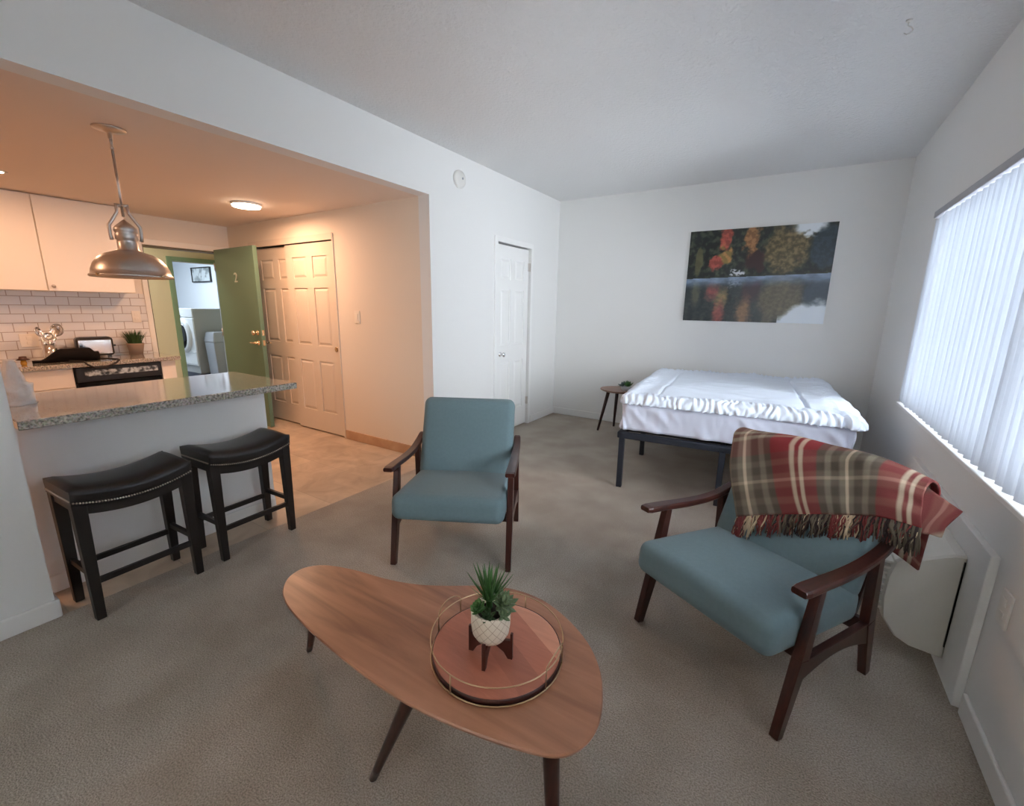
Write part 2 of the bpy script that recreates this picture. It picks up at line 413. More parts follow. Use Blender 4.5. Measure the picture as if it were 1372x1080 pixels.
# kitchen end wall with closet opening
CX0, CX1, CH = -2.78, -1.28, 2.03
m = MB()
m.box(CX1, -.12, YE, YE + .12, 0, HB); m.box(KX, CX0, YE, YE + .12, 0, HB); m.box(CX0, CX1, YE, YE + .12, CH, HB)
m.box(CX0 - .05, CX1 + .05, YE + .5, YE + .56, 0, HB); m.box(CX0 - .05, CX0, YE + .12, YE + .5, 0, HB); m.box(CX1, CX1 + .05, YE + .12, YE + .5, 0, HB); m.box(CX0 - .05, CX1 + .05, YE + .12, YE + .56, HB, HB + .05); m.box(CX0 - .05, CX1 + .05, YE + .12, YE + .56, -.05, 0)
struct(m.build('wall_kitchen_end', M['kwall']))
# wall with the front door
FY0, FY1, FH = 2.06, 2.86, 1.985
m = MB()
m.box(KX - .12, KX, YF, FY0, 0, HB + .081); m.box(KX - .12, KX, FY1, YE + .12, 0, HB + .081); m.box(KX - .12, KX, FY0, FY1, HB, HB + .081); m.box(KX - .12, KX, FY0, FY1, FH, HB); m.box(KX - .12, KX, YF, YE + .12, HB + .081, 2.6); m.box(KX - .12, KX, YE + .12, 4.4, 0, 2.6)
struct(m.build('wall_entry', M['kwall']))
m = MB()
m.box(KX, KX + .018, FY0 - .05, FY0, 0, FH + .06); m.box(KX, KX + .018, FY1, YE, 0, FH + .06); m.box(KX, KX + .018, FY0, FY1, FH, FH + .06)
struct(m.build('trim_1', M['cabinet'], bevel=.004))
m = MB()
m.box(KX - .12, KX, FY0, FY0 + .012, 0, FH); m.box(KX - .12, KX, FY1 - .012, FY1, 0, FH); m.box(KX - .12, KX, FY0, FY1, FH - .018, FH)
struct(m.build('trim_2', mat('dark_jamb', lin(96, 88, 70), .5)))
# baseboards
def base(name, boxes, mt=M['trim']):
    m = MB()
    for b in boxes:
        x0, x1, y0, y1 = b
        m.box(x0, x1, y0, y1, 0, .088)
    return struct(m.build(name, mt, bevel=.006))
base('baseboard_left', [(0, .014, YE, DY0 - .06), (0, .014, DY1 + .05, D)])
base('baseboard_left_bar', [(0, .014, YF, YP + .014), (-.12, 0, YP, YP + .014)])
base('baseboard_back', [(0.014, W, D - .014, D)])
base('baseboard_right', [(W - .014, W, YF, 2.02), (W - .014, W, 3.30, D - .014)])
m = MB(); m.box(CX1 + .03, -.001, YE - .012, YE, 0, .095)
struct(m.build('baseboard_kitchen', M['tilebase'], bevel=.002))

# ------------------------------------------------------------------ six panel doors
def six_panel(mb, w, h, t, face=-1):
    """door in local x:[0,w], z:[0,h], thickness y:[0,t]; raised panels on the -y face"""
    st, ms = .105 * w / .76, .10 * w / .76
    cols = [(st, w / 2 - ms / 2), (w / 2 + ms / 2, w - st)]
    rows = [(.23 * h / 2.03, .80 * h / 2.03), (.97 * h / 2.03, 1.58 * h / 2.03), (1.68 * h / 2.03, 1.90 * h / 2.03)]
    r = .010
    mb.box(0, w, r, t, 0, h)
    xs = [0, cols[0][0], cols[0][1], cols[1][0], cols[1][1], w]
    zs = [0] + [z for rr in rows for z in rr] + [h]
    for i in range(5):
        for j in range(7):
            if i in (1, 3) and j in (1, 3, 5): continue
            mb.box(xs[i], xs[i + 1], 0, r + .0005, zs[j], zs[j + 1])
    for a, b in cols:
        for c, d in rows:
            g = .012; k = .034
            bot = [(a + g, r, c + g), (b - g, r, c + g), (b - g, r, d - g), (a + g, r, d - g)]
            top = [(a + k, .001, c + k), (b - k, .001, c + k), (b - k, .001, d - k), (a + k, .001, d - k)]
            mb.hexa(bot, top)
    return mb

# small closet door in the left wall (faces +x): local x -> world y reversed
def place_door(o, loc, rotz): o.location = loc; o.rotation_euler[2] = rotz
g = thing('door_1', 'narrow white six-panel door in the left wall near the bed', 'door', (0, 0, 0))
del g['label'], g['category']; struct(g)
dw = DY1 - DY0
o = six_panel(MB(), dw - .03, DH - .03, .035).build('door_slab', M['door'], g)
# local +x -> world +y ; local -y (front) -> world +x
o.location = (-.022, DY0 + .015, .012); o.rotation_euler[2] = pi / 2
m = MB()
m.lathe([(.0, 0), (.026, 0), (.026, .006), (.012, .008), (.011, .03), (.020, .036), (.026, .046), (.025, .056), (.014, .064), (0, .065)], seg=20)
k = m.build('door_knob', M['chrome'], g); k.location = (-.022, DY0 + .10, .895); k.rotation_euler[1] = pi / 2
for z in (1.80, .25):
    m = MB(); m.box(-.022, .004, DY1 - .022, DY1 - .004, z, z + .09); m.build('hinge', M['nickel'], g)
m = MB(); t = .05
m.box(0, .014, DY0 - t, DY0 + .004, 0, DH + t); m.box(0, .014, DY1 - .004, DY1 + t * .7, 0, DH + t); m.box(0, .014, DY0, DY1, DH - .004, DH + t)
struct(m.build('trim_3', M['door'], bevel=.003))

# closet sliding doors in the kitchen end wall
g = thing('sliding_door', 'cream six-panel sliding closet door nearest the light switch, overlapping the other one', 'door', (-2.10, YE + .004, .012), 0, None)
six_panel(MB(), .82, 1.995, .03).build('door_panel', M['closet'], g)
m = MB(); m.lathe([(0, 0), (.026, 0), (.026, .003), (.020, .003), (.018, -.004), (0, -.004)], seg=20)
o = m.build('finger_pull', M['brass'], g); o.location = (.77, -.001, .93); o.rotation_euler[0] = pi / 2
g = thing('sliding_door', 'cream six-panel sliding closet door partly hidden behind the green entry door', 'door', (-2.775, YE + .045, .012), 0, None)
six_panel(MB(), .82, 1.995, .03).build('door_panel', M['closet'], g)
m = MB(); m.box(CX0 - .02, CX1 + .012, YE - .014, YE + .0, CH - .012, CH + .052); m.box(CX1 - .003, CX1 + .02, YE - .010, YE, 0, CH + .05)
struct(m.build('trim_4', M['closet'], bevel=.003))

# ------------------------------------------------------------------ green entry door (open)
g = thing('entry_door', 'dark green entry door standing open with a numeral on its face', 'door', (-3.17, 2.735, .01), radians(-1.5))
MB().box(0, .885, -.022, .022, 0, 1.985).build('door_slab', M['green'], g, bevel=.003)
def knobset(z, lever):
    m = MB()
    m.lathe([(0, 0), (.030, 0), (.030, .006), (.016, .012), (.014, .03)] + ([(.026, .036), (.030, .05), (.022, .062), (0, .064)] if not lever else [(.014, .045), (0, .046)]), seg=20)
    o = m.build('door_knob' if lever else 'deadbolt', M['brass'], g); o.location = (.815, -.022, z); o.rotation_euler[0] = pi / 2
    if lever:
        h = MB(); h.tube([(0, 0, .04), (-.02, 0, .052), (-.06, 0, .055), (-.10, 0, .052)], [.010, .010, .009, .007]); h.build('lever', M['brass'], o)
    e = MB(); e.box(.885, .887, -.012, .012, z - .03, z + .03); e.build('latch_plate', M['brass'], g)
    if lever:
        h = MB(); h.tube([(.815, .022, z), (.815, .06, z)], .012); h.tube([(.815, .06, z), (.87, .065, z), (.91, .062, z)], .009); h.build('door_knob', M['brass'], g)
knobset(1.07, False); knobset(.96, True)
def text_mesh(txt, size, depth):
    cu = bpy.data.curves.new('numeral', 'FONT'); cu.body = txt; cu.size = size; cu.extrude = depth; cu.align_x = 'CENTER'; cu.align_y = 'CENTER'
    t = bpy.data.objects.new('tmp', cu); COL.objects.link(t)
    bpy.context.view_layer.update()
    me = bpy.data.meshes.new_from_object(t.evaluated_get(bpy.context.evaluated_depsgraph_get()))
    bpy.data.objects.remove(t)
    return me
me = text_mesh('2', .15, .004); me.materials.append(M['nickel'])
o = bpy.data.objects.new('numeral', me); COL.objects.link(o); o.parent = g; o.location = (.47, -.026, 1.66); o.rotation_euler[0] = pi / 2
for z in (.2, 1.0, 1.75):
    m = MB(); m.tube([(-.005, -.026, z), (-.005, -.026, z + .09)], .006); m.build('hinge', M['nickel'], g)

# ------------------------------------------------------------------ hallway and laundry room
HX = -4.3; LY0, LY1, LH = 2.71, 3.30, 1.92
m = MB()
m.box(HX - .14, HX, .6, LY0, 0, 2.6); m.box(HX - .14, HX, LY1, 4.4, 0, 2.6); m.box(HX - .14, HX, LY0, LY1, LH, 2.6)
struct(m.build('wall_hall', M['hall']))
struct(MB().box(HX, KX - .12, 4.3, 4.4, 0, 2.6).build('wall_hall_end', M['hall']))
struct(MB().box(HX, KX - .12, .6, .7, 0, 2.6).build('wall_hall_side', M['hall']))
struct(MB().box(HX - .14, KX - .12, .6, 4.4, 2.45, 2.55).build('ceiling_hall', M['hall']))
m = MB(); t = .055
m.box(HX, HX + .02, LY0 - t, LY0, 0, LH + t); m.box(HX, HX + .02, LY1, LY1 + t, 0, LH + t); m.box(HX, HX + .02, LY0, LY1, LH, LH + t)
m.box(HX - .14, HX, LY0 - .002, LY0 + .012, 0, LH)
struct(m.build('trim_5', M['greentrim'], bevel=.003))
m = MB(); m.box(HX - .14, HX, LY1 - .014, LY1 + .002, 0, LH)
struct(m.build('trim_6', M['rubber']))
struct(MB().box(-9, HX - .14, 4.15, 4.25, 0, 2.5).build('wall_laundry_back', M['laundry']))
struct(MB().box(-9.1, -9, 1.2, 4.25, 0, 2.5).build('wall_laundry_side', M['laundry']))
struct(MB().box(-9, HX - .14, 1.1, 1.2, 0, 2.5).build('wall_laundry_front', M['laundry']))
struct(MB().box(-9, HX - .14, 1.2, 4.25, 2.5, 2.6).build('ceiling_laundry', M['laundry']))

g = thing('washing_machine', 'white front-loading washing machine in the laundry room beyond the entry', 'washing machine', (-5.50, 3.21, 0))
MB().box(-.36, .36, .012, .86, .30, 1.30).build('cabinet', [M['washer_side']], g, bevel=.008)
m = MB(); m.box(-.36, .36, -.01, .014, .42, 1.16); m.build('front_panel', M['washer'], g, bevel=.01)
m = MB(); m.box(-.355, .355, -.004, .014, 1.17, 1.305); m.build('control_panel', M['washer'], g, bevel=.01)
m = MB(); m.box(-.33, -.05, -.02, -.003, 1.175, 1.20); m.box(-.28, -.12, -.012, -.003, 1.225, 1.27); m.build('display', M['black'], g)
m = MB(); m.lathe([(0.20, -.02), (.26, -.02), (.275, 0), (.26, .03), (.215, .045), (.20, .03), (.20, -.02)], seg=36, cap=False)
o = m.build('door_ring', M['washer'], g); o.location = (0, -.012, .88); o.rotation_euler[0] = pi / 2
m = MB(); m.lathe([(0, .075), (.08, .073), (.15, .062), (.20, .045), (.205, .03), (.205, -.02), (0, -.02)], seg=36)
o = m.build('door_glass', M['glassdark'], g); o.location = (0, -.012, .88); o.rotation_euler[0] = pi / 2
m = MB(); m.box(-.35, .35, -.014, .012, .44, .62); m.box(-.35, .35, -.02, .012, .625, .64); m.build('drawer', M['washer'], g, bevel=.004)
m = MB(); m.box(-.36, .36, .0, .86, .0, .30); m.build('plinth', mat('dark_plinth', lin(64, 68, 80), .5), g)

g = thing('trash_bin', 'light grey swing-top bin beside the washing machine', 'trash bin', (-4.93, 3.43, 0))
m = MB(); m.hexa([(-.13, -.10, 0), (.13, -.10, 0), (.13, .12, 0), (-.13, .12, 0)], [(-.15, -.13, .80), (.15, -.13, .80), (.15, .14, .80), (-.15, .14, .80)])
m.build('body', M['bin'], g, bevel=.012)
m = MB(); m.hexa([(-.16, -.14, .80), (.16, -.14, .80), (.16, .15, .80), (-.16, .15, .80)], [(-.13, -.11, .955), (.13, -.11, .955), (.13, .12, .955), (-.13, .12, .955)])
m.build('lid', M['bin'], g, bevel=.02)

# framed print in the laundry
def shade(m_, fn): return m_
g = thing('picture_frame', 'small framed print hanging on the laundry room wall', 'picture', (-6.84, 4.15, 1.768))
m = MB(); a, b, t = .365, .27, .018
m.box(-a, a, -.03, 0, 0, t); m.box(-a, a, -.03, 0, b - t, b); m.box(-a, -a + t, -.03, 0, t, b - t); m.box(a - t, a, -.03, 0, t, b - t)
m.build('frame', M['black'], g)
pm, nt, b_ = nodes_mat('print_sketch')
tc = nt.nodes.new('ShaderNodeTexCoord'); nz = nt.nodes.new('ShaderNodeTexNoise'); nz.inputs['Scale'].default_value = 7
rp = nt.nodes.new('ShaderNodeValToRGB'); rp.color_ramp.elements[0].position = .40; rp.color_ramp.elements[0].color = lin(140, 148, 150)
rp.color_ramp.elements[1].position = .52; rp.color_ramp.elements[1].color = lin(205, 212, 214)
nt.links.new(tc.outputs['Object'], nz.inputs['Vector']); nt.links.new(nz.outputs['Fac'], rp.inputs[0]); nt.links.new(rp.outputs[0], b_.inputs['Base Color'])
MB().box(-a + t, a - t, -.018, -.004, t, b - t).build('print', pm, g)

# ------------------------------------------------------------------ kitchen run
def base_cab(y0, y1, label):
    g = thing('base_cabinet', label, 'cabinet', (0, 0, 0))
    MB().box(KX, -2.68, y0, y1, .1, CT - .04).build('body', M['cabinet'], g)
    d = MB().box(-2.68, -2.66, y0 + .004, y1 - .004, .12, .64).build('door', M['cabinet'], g, bevel=.003)
    k = MB(); k.lathe([(0, 0), (.006, 0), (.006, .012), (.014, .018), (.012, .026), (0, .027)], seg=12)
    k = k.build('knob', M['brass'], d); k.location = (-2.66, y1 - .05, .60); k.rotation_euler[1] = pi / 2
    MB().box(-2.68, -2.66, y0 + .004, y1 - .004, .65, CT - .05).build('drawer', M['cabinet'], g, bevel=.003)
    MB().box(KX, -2.72, y0, y1, 0, .1).build('toe_kick', M['cabinet'], g)
base_cab(.70, 1.225, 'cream base cabinet directly left of the black dishwasher')
base_cab(.17, .698, 'cream base cabinet at the left edge of the photo, second from the dishwasher')
base_cab(-.70, .168, 'cream base cabinet in the hidden part of the kitchen behind the short wall')
g = thing('filler_cabinet', 'narrow cream cabinet end between the dishwasher and the entry', 'cabinet', (0, 0, 0))
MB().box(KX, -2.66, 1.87, 1.99, 0, CT - .04).build('body', M['cabinet'], g, bevel=.003)
g = thing('dishwasher', 'black dishwasher built in under the kitchen counter', 'dishwasher', (0, 0, 0))
m = MB(); m.box(KX + .02, -2.69, 1.232, 1.862, .1, CT - .045); m.build('body', M['black'], g)
MB().box(KX + .02, -2.73, 1.232, 1.862, 0, .1).build('toe_kick', M['black'], g)
m = MB(); m.box(-2.69, -2.655, 1.234, 1.860, .12, .68); m.build('door', M['glassdark'], g, bevel=.004)
m = MB(); m.box(-2.69, -2.645, 1.234, 1.860, .685, CT - .045); cp = m.build('control_panel', M['black'], g, bevel=.004)
pm2, nt, b_ = nodes_mat('panel_strip'); tc = nt.nodes.new('ShaderNodeTexCoord'); nz = nt.nodes.new('ShaderNodeTexNoise'); nz.inputs['Scale'].default_value = 30
rp = nt.nodes.new('ShaderNodeValToRGB'); rp.color_ramp.elements[0].position = .4; rp.color_ramp.elements[0].color = lin(70, 76, 80); rp.color_ramp.elements[1].position = .6; rp.color_ramp.elements[1].color = lin(190, 200, 205)
nt.links.new(tc.outputs['Object'], nz.inputs['Vector']); nt.links.new(nz.outputs['Fac'], rp.inputs[0]); nt.links.new(rp.outputs[0], b_.inputs['Base Color']); b_.inputs['Roughness'].default_value = .2
MB().box(-2.646, -2.641, 1.29, 1.83, .735, .785).build('display_strip', pm2, cp)
o = MB().box(KX, -2.62, -.70, 2.03, CT - .038, CT).build('countertop', M['granite'], bevel=.004)
tag(o, 'speckled granite countertop on the far kitchen cabinets below the tiled backsplash', 'countertop')
o = MB().box(KX, KX + .010, -.70, 2.015, CT, 1.478).build('backsplash', M['subway'])
o.location = (0, 0, 0); tag(o, 'white subway tile backsplash between counter and wall cabinets', 'backsplash')

def wall_cab(y0, y1, knob_y, label):
    g = thing('wall_cabinet', label, 'cabinet', (0, 0, 0), 0, None)
    m = MB(); m.box(KX, -2.985, y0, y1, 1.478, HB - .004); m.build('body', M['cabinet'], g)
    m = MB(); m.box(-2.985, -2.965, y0 + .004, y1 - .004, 1.480, HB - .012); d = m.build('door', M['cabinet'], g, bevel=.003)
    k = MB(); k.lathe([(0, 0), (.006, 0), (.006, .012), (.015, .018), (.013, .027), (0, .028)], seg=14)
    k = k.build('knob', M['nickel'], d); k.location = (-2.965, knob_y, 1.52); k.rotation_euler[1] = pi / 2
wall_cab(1.235, 1.86, 1.27, 'wide cream wall cabinet with a small round knob behind the pendant lamp')
wall_cab(.62, 1.235, .66, 'cream wall cabinet at the left edge of the photo over the backsplash')

# outlets on the backsplash, switch, outlet by the AC
def plate(name, label, loc, rotz, w=.075, h=.118, toggle=True, mt=None, slots=False):
    g = thing(name, label, 'switch' if toggle and not slots else 'outlet', loc, rotz)
    mt = mt or M['white_plastic']
    MB().box(-w / 2, w / 2, -.008, 0, -h / 2, h / 2).build('cover_plate', mt, g, bevel=.003)
    if slots:
        for dz in (-.024, .024): MB().box(-.017, .017, -.011, -.007, dz - .014, dz + .014).build('socket', mt, g, bevel=.002)
    else:
        MB().box(-.017, .017, -.012, -.007, -.033, .033).build('rocker', mt, g, bevel=.002)
    return g
KP = mat('cream_plastic', (.8, .72, .62, 1), .4)
plate('light_switch', 'cream light switch on the kitchen end wall right of the closet doors', (-.969, YE, 1.28), 0, .075, .12, mt=KP)
plate('wall_outlet', 'white outlet on the backsplash above the potted grass', (KX + .010, 1.915, 1.24), pi / 2, slots=True, mt=KP)
plate('wall_outlet', 'white double outlet on the backsplash left of the utensil holder', (KX + .010, 1.10, 1.035), pi / 2, .12, .118, slots=True, mt=KP)
plate('wall_outlet', 'grey outlet plate low on the window wall in front of the air conditioner', (W, 1.93, .485), -pi / 2, .075, .118, slots=True)

# peninsula
struct(MB().box(-.37, -.25, YP, 1.575, 0, .86).build('wall_peninsula', M['wall']))
o = MB().box(-.82, -.03, YP + .0146, 1.675, .862, .902).build('bar_countertop', M['granite'], bevel=.004)
tag(o, 'grey speckled granite breakfast bar top above the black stools', 'countertop')
g = thing('peninsula_cabinet', 'cream cabinets on the kitchen side under the breakfast bar', 'cabinet', (0, 0, 0))
MB().box(-.78, -.372, YP + .02, 1.575, .0, .86).build('body', M['cabinet'], g)
struct(MB().box(-.25, -.238, YP + .014, 1.575, 0, .088).build('baseboard_peninsula', M['trim'], bevel=.004))

# ------------------------------------------------------------------ things on the far counter
g = thing('toaster', 'chrome and black toaster on the far kitchen counter', 'toaster', (-3.10, 1.505, CT), radians(-8))
m = MB(); rounded_pillow(m, 0, 0, .105, .075, .135, .090, .03, 4); m.build('body', M['black'], g)
MB().box(.070, .080, -.118, .118, .035, .17).build('side_panel', M['mirror'], g, bevel=.004)
m = MB(); m.box(-.03, -.012, -.10, .10, .190, .197); m.box(.012, .03, -.10, .10, .190, .197); m.build('slots', M['glassdark'], g)
for sy in (-.1, .1): MB().box(-.05, .05, sy - .01, sy + .01, 0, .02).build('foot', M['black'], g)
MB().box(-.02, .02, .133, .155, .10, .115).build('lever', M['black'], g)

def blades(mb, n, h, r, spread, w, seed, base=0, curl=.3):
    rnd = random.Random(seed)
    for i in range(n):
        a = rnd.uniform(0, 2 * pi); k = sqrt(rnd.random()); r0 = r * k; L = h * rnd.uniform(.7, 1.1); sp = spread * (.25 + k) * rnd.uniform(.6, 1.2)
        d = Vector((cos(a), sin(a), 0)); s_ = Vector((-sin(a), cos(a), 0)); p0 = Vector((r0 * cos(a), r0 * sin(a), base))
        pts = []
        for j in range(5):
            t = j / 4; out = sp * t ** 1.6; pts.append((p0 + d * out + Vector((0, 0, L * t * (1 - curl * .3 * t * k))), w * (1 - t ** 1.6) + .0006))
        for (p, a_), (q, b_2) in zip(pts, pts[1:]):
            v = [mb.bm.verts.new(x) for x in (p - s_ * a_, p + d * a_ * .5, p + s_ * a_, q + s_ * b_2, q + d * b_2 * .5, q - s_ * b_2)]
            mb._f([v[0], v[1], v[4], v[5]], True); mb._f([v[1], v[2], v[3], v[4]], True)
    return mb
g = thing('potted_grass', 'tan pot of artificial grass at the right end of the far counter', 'potted plant', (-3.10, 1.825, CT)); g.scale = (1.15, 1.15, 1.1)
m = MB(); m.lathe([(.0, 0), (.045, 0), (.062, .095), (.064, .105), (.056, .105), (.052, .09), (0, .09)], seg=20); m.build('pot', M['tanpot'], g)
blades(MB(), 170, .14, .045, .05, .004, 3, .085).build('foliage', M['leaf3'], g)

g = thing('utensil_holder', 'chrome canister of shiny round ladles against the backsplash', 'utensil holder', (-3.08, 1.19, CT))
m = MB(); m.lathe([(0, 0), (.045, 0), (.05, .01), (.05, .14), (.046, .14), (.046, .01), (0, .01)], seg=24, cap=False); m.build('canister', M['chrome'], g)
def ladle(ang, lean, L, r):
    m = MB(); dx = Vector((0.15, sin(ang) * lean, 0)); tip = Vector((.02, sin(ang) * lean, L))
    m.tube([(0, 0, .02), (tip * .5)[:], tip[:]], .005)
    m.tube([(0, 0, .10), (tip * .75)[:]], [.006, .012])
    rot = Matrix.Rotation(radians(70), 4, 'Y') @ Matrix.Rotation(ang, 4, 'X')
    rings = []
    for j in range(9):
        a = j / 8 * pi * .5; rr = r * sin(a); zz = -r * .55 * cos(a)
        rings.append([tip + (rot @ Vector((rr * cos(2 * pi * k / 20), rr * sin(2 * pi * k / 20), zz))) for k in range(20)])
    m.loft(rings, True, False)
    o = m.build('ladle', M['chrome'], g); s = o.modifiers.new('s', 'SOLIDIFY'); s.thickness = .002
ladle(-.9, .065, .26, .045); ladle(.9, .08, .27, .060); ladle(.1, .03, .22, .035)

g = thing('black_pouch', 'black fabric pouch with a looped strap lying on the far counter', 'pouch', (-2.80, 1.255, CT), radians(90 - 6))
rings = []
for j in range(17):
    t = j / 16; x = -.24 + .43 * t
    w = .02 + .05 * min(1, max(0, (t - .12) / .28)) ** .8; h = .014 + .046 * min(1, max(0, (t - .15) / .25))
    if t > .93: w *= .7; h *= .7
    rings.append([(x, w * cos(2 * pi * k / 16) + .006 * sin(9 * t), max(.001, h + h * sin(2 * pi * k / 16) + .004 * noise.noise(Vector((t * 9, k, 0))))) for k in range(16)])
MB().loft(rings).build('bag', mat('black_fabric', (.008, .006, .006, 1), .9, spec=.15), g)
m = MB(); m.tube([(-.02, -.06, .014), (.03, -.13, .010), (.06, -.178, .010), (.075, -.200, -.015), (.12, -.204, -.050), (.20, -.204, -.045), (.27, -.201, -.012), (.295, -.180, .010), (.29, -.12, .010), (.25, -.06, .012), (.16, -.02, .02)], .008, 8)
m.build('strap', mat('black_strap', (.014, .010, .009, 1), .7), g)
g = thing('small_jar', 'small amber jar with a dark flared lid at the left end of the far counter', 'jar', (-2.76, .955, CT))
MB().lathe([(0, 0), (.016, 0), (.02, .02), (.014, .045), (0, .045)], seg=16).build('jar_body', M['amber'], g)
MB().lathe([(0, .045), (.045, .045), (.026, .058), (.022, .075), (0, .064)], seg=16).build('lid', mat('dark_bronze', lin(70, 40, 28), .4), g)

# white crumpled paper bag on the bar
m = MB(); rings = []
for j in range(26):
    t = j / 25; z = .215 * t
    r = (.066 if z < .095 else .046) * (1 - .8 * max(0, (z - .10) / .14) ** 1.2)
    if j == 0: r = .07
    rings.append([(r * cos(2 * pi * k / 28) * (1 + .34 * noise.noise(Vector((cos(2 * pi * k / 28) * 3.5, sin(2 * pi * k / 28) * 3.5, z * 40)))),
                   r * sin(2 * pi * k / 28) * (1 + .22 * noise.noise(Vector((sin(2 * pi * k / 28) * 2.5, 4 + cos(2 * pi * k / 28) * 2.5, z * 22)))), z) for k in range(28)])
m.loft(rings)
o = m.build('paper_bag', M['paper'], loc=(-.50, .525, .9025)); tag(o, 'crumpled white wrapped bundle at the wall end of the breakfast bar', 'bag')

# ------------------------------------------------------------------ pendant lamp
g = thing('pendant_lamp', 'brushed metal dome pendant lamp hanging over the breakfast bar', 'lamp', (-.529, 1.069, HB))
PZ = 1.535 - HB
MB().lathe([(0, 0), (.072, 0), (.070, -.008), (.03, -.018), (.012, -.024), (.010, -.05), (0, -.05)], seg=28).build('canopy', M['nickel'], g)
m = MB(); m.tube([(0, 0, -.045), (0, 0, -.085)], .007); m.lathe([(.004, -.085), (.010, -.095), (.004, -.105)], seg=12); m.tube([(0, 0, -.105), (0, 0, PZ + .315)], .0065, 10)
m.build('rod', M['nickel'], g)
m = MB(); m.lathe([(.003, PZ + .30), (.030, PZ + .275), (.052, PZ + .255), (.052, PZ + .235), (.046, PZ + .23), (.050, PZ + .222), (.050, PZ + .195), (.044, PZ + .19), (.046, PZ + .18), (.046, PZ + .145), (.060, PZ + .13)], seg=32, cap=False)
m.build('socket_cup', M['nickel'], g)
m = MB(); m.lathe([(.056, PZ + .135), (.075, PZ + .128), (.108, PZ + .117), (.138, PZ + .096), (.160, PZ + .066), (.173, PZ + .034), (.178, PZ + .008), (.184, PZ + .006), (.186, PZ - .004), (.180, PZ - .008), (.172, PZ + .004), (.168, PZ + .03), (.155, PZ + .062), (.133, PZ + .091), (.104, PZ + .111), (.05, PZ + .12)], seg=56, cap=False)
m.build('shade', M['nickel'], g)
for a in (radians(72), radians(252)):
    m = MB(); c_, s_ = cos(a), sin(a)
    P_ = lambda r, z: (r * c_, r * s_, PZ + z)
    m.tube([P_(.022, .375), P_(.024, .335), P_(.050, .290), P_(.066, .265), P_(.066, .215), P_(.062, .19)], [.008, .008, .008, .009, .008, .010], 8)
    m.tube([P_(.0, .372), P_(.030, .372)], .008, 8)
    m.build('yoke_arm', M['nickel'], g)
for a in (0, 90, 180, 270):
    a = radians(a + 25); m = MB(); m.tube([(.180 * cos(a), .180 * sin(a), PZ), (.196 * cos(a), .196 * sin(a), PZ)], .006, 8); m.build('thumb_screw', M['brass'], g)
MB().lathe([(0, PZ + .10), (.02, PZ + .10), (.03, PZ + .06), (.022, PZ + .035), (0, PZ + .03)], seg=16).build('bulb', M['white_plastic'], g)

# ceiling lights
def disc_light(name, label, x, y, r, power, rec=False):
    g = thing(name, label, 'ceiling light', (x, y, HB))
    if rec:
        MB().lathe([(r, 0), (r + .02, 0), (r + .018, -.006), (r, -.006)], seg=32, cap=False).build('trim_ring', M['white_plastic'], g)
        MB().lathe([(0, -.001), (r, -.001), (r, -.004), (0, -.005)], seg=32).build('diffuser', M['lampglow'], g)
        zz = HB - .012
    else:
        MB().lathe([(0, 0), (r, 0), (r, -.016), (r - .008, -.020), (0, -.020)], seg=40).build('base', M['white_plastic'], g)
        MB().lathe([(0, -.020), (r - .008, -.020), (r - .012, -.032), (r * .6, -.038), (0, -.039)], seg=40).build('diffuser', M['lampglow'], g)
        zz = HB - .045
    l = bpy.data.lights.new(name + '_glow', 'AREA'); l.shape = 'DISK'; l.size = r * 1.8; l.energy = power; l.color = (1, .565, .335)
    lo = bpy.data.objects.new(name + '_glow', l); COL.objects.link(lo); lo.location = (0, 0, zz - HB); lo.parent = g
disc_light('ceiling_light', 'glowing round ceiling light between pendant lamp and closet doors', -1.716, 2.372, .125, 16.5)
disc_light('recessed_light', 'recessed ceiling light over the kitchen at the left edge of the photo', -2.262, .925, .055, 6.5, True)
disc_light('recessed_light', 'recessed ceiling light in the kitchen part hidden by the short wall', -1.2, -.4, .055, 9, True)

# ------------------------------------------------------------------ window and vertical blinds
m = MB()
GX = W + .115
m.box(GX - .03, GX + .03, WY0, WY1, WZ0, WZ0 + .05); m.box(GX - .03, GX + .03, WY0, WY1, WZ1 - .05, WZ1)
for y in (WY0, (WY0 + WY1) / 2 - .025, WY1 - .05): m.box(GX - .03, GX + .03, y, y + .05, WZ0 + .05, WZ1 - .05)
g = bpy.data.objects.new('window_1', None); COL.objects.link(g); struct(g)
m.build('window_frame', M['white_plastic'], g)
MB().box(GX - .003, GX + .003, WY0 + .05, WY1 - .05, WZ0 + .05, WZ1 - .05).build('window_pane', M['glass'], g)
struct(MB().box(W - .022, GX - .03, WY0 - .0, WY1 + .01, WZ0 - .02, WZ0).build('window_sill', M['trim'], bevel=.004))

g = thing('vertical_blind', 'white vertical blind covering the wide window above the air conditioner', 'blinds', (W + .012, 0, 0))
MB().box(-.040, .030, WY0 + .01, WY1 - .01, WZ1 - .045, WZ1 - .004).build('headrail', mat('headrail_grey', lin(170, 172, 178), .5), g, bevel=.004)
vm = None; n = 60; y = WY1 - .05
vw = .089
for i in range(n):
    m = MB(); zt, zb = WZ1 - .05, WZ0 + .012
    segs = 6; a = []; b2 = []
    for j in range(segs + 1):
        t = -1 + 2 * j / segs; a.append((t * vw / 2, .011 * (1 - t * t)))
    prof = a + [(x, y_ - .0012) for x, y_ in a[::-1]]
    if vm is None:
        m.hexa([(x, y_, zb) for x, y_ in prof], [(x, y_, zt) for x, y_ in prof]); o = m.build('vane', M['vane'], g); vm = o
    else:
        m.bm.free(); o = vm.copy(); COL.objects.link(o)
    ang = radians(90 - 51 + random.uniform(-6, 6))
    if i == 3: ang = radians(64)
    o.location = (0, y, 0); o.rotation_euler[2] = -(pi / 2 - ang) + pi
    y -= .084
    if y < WY0 + .05: break

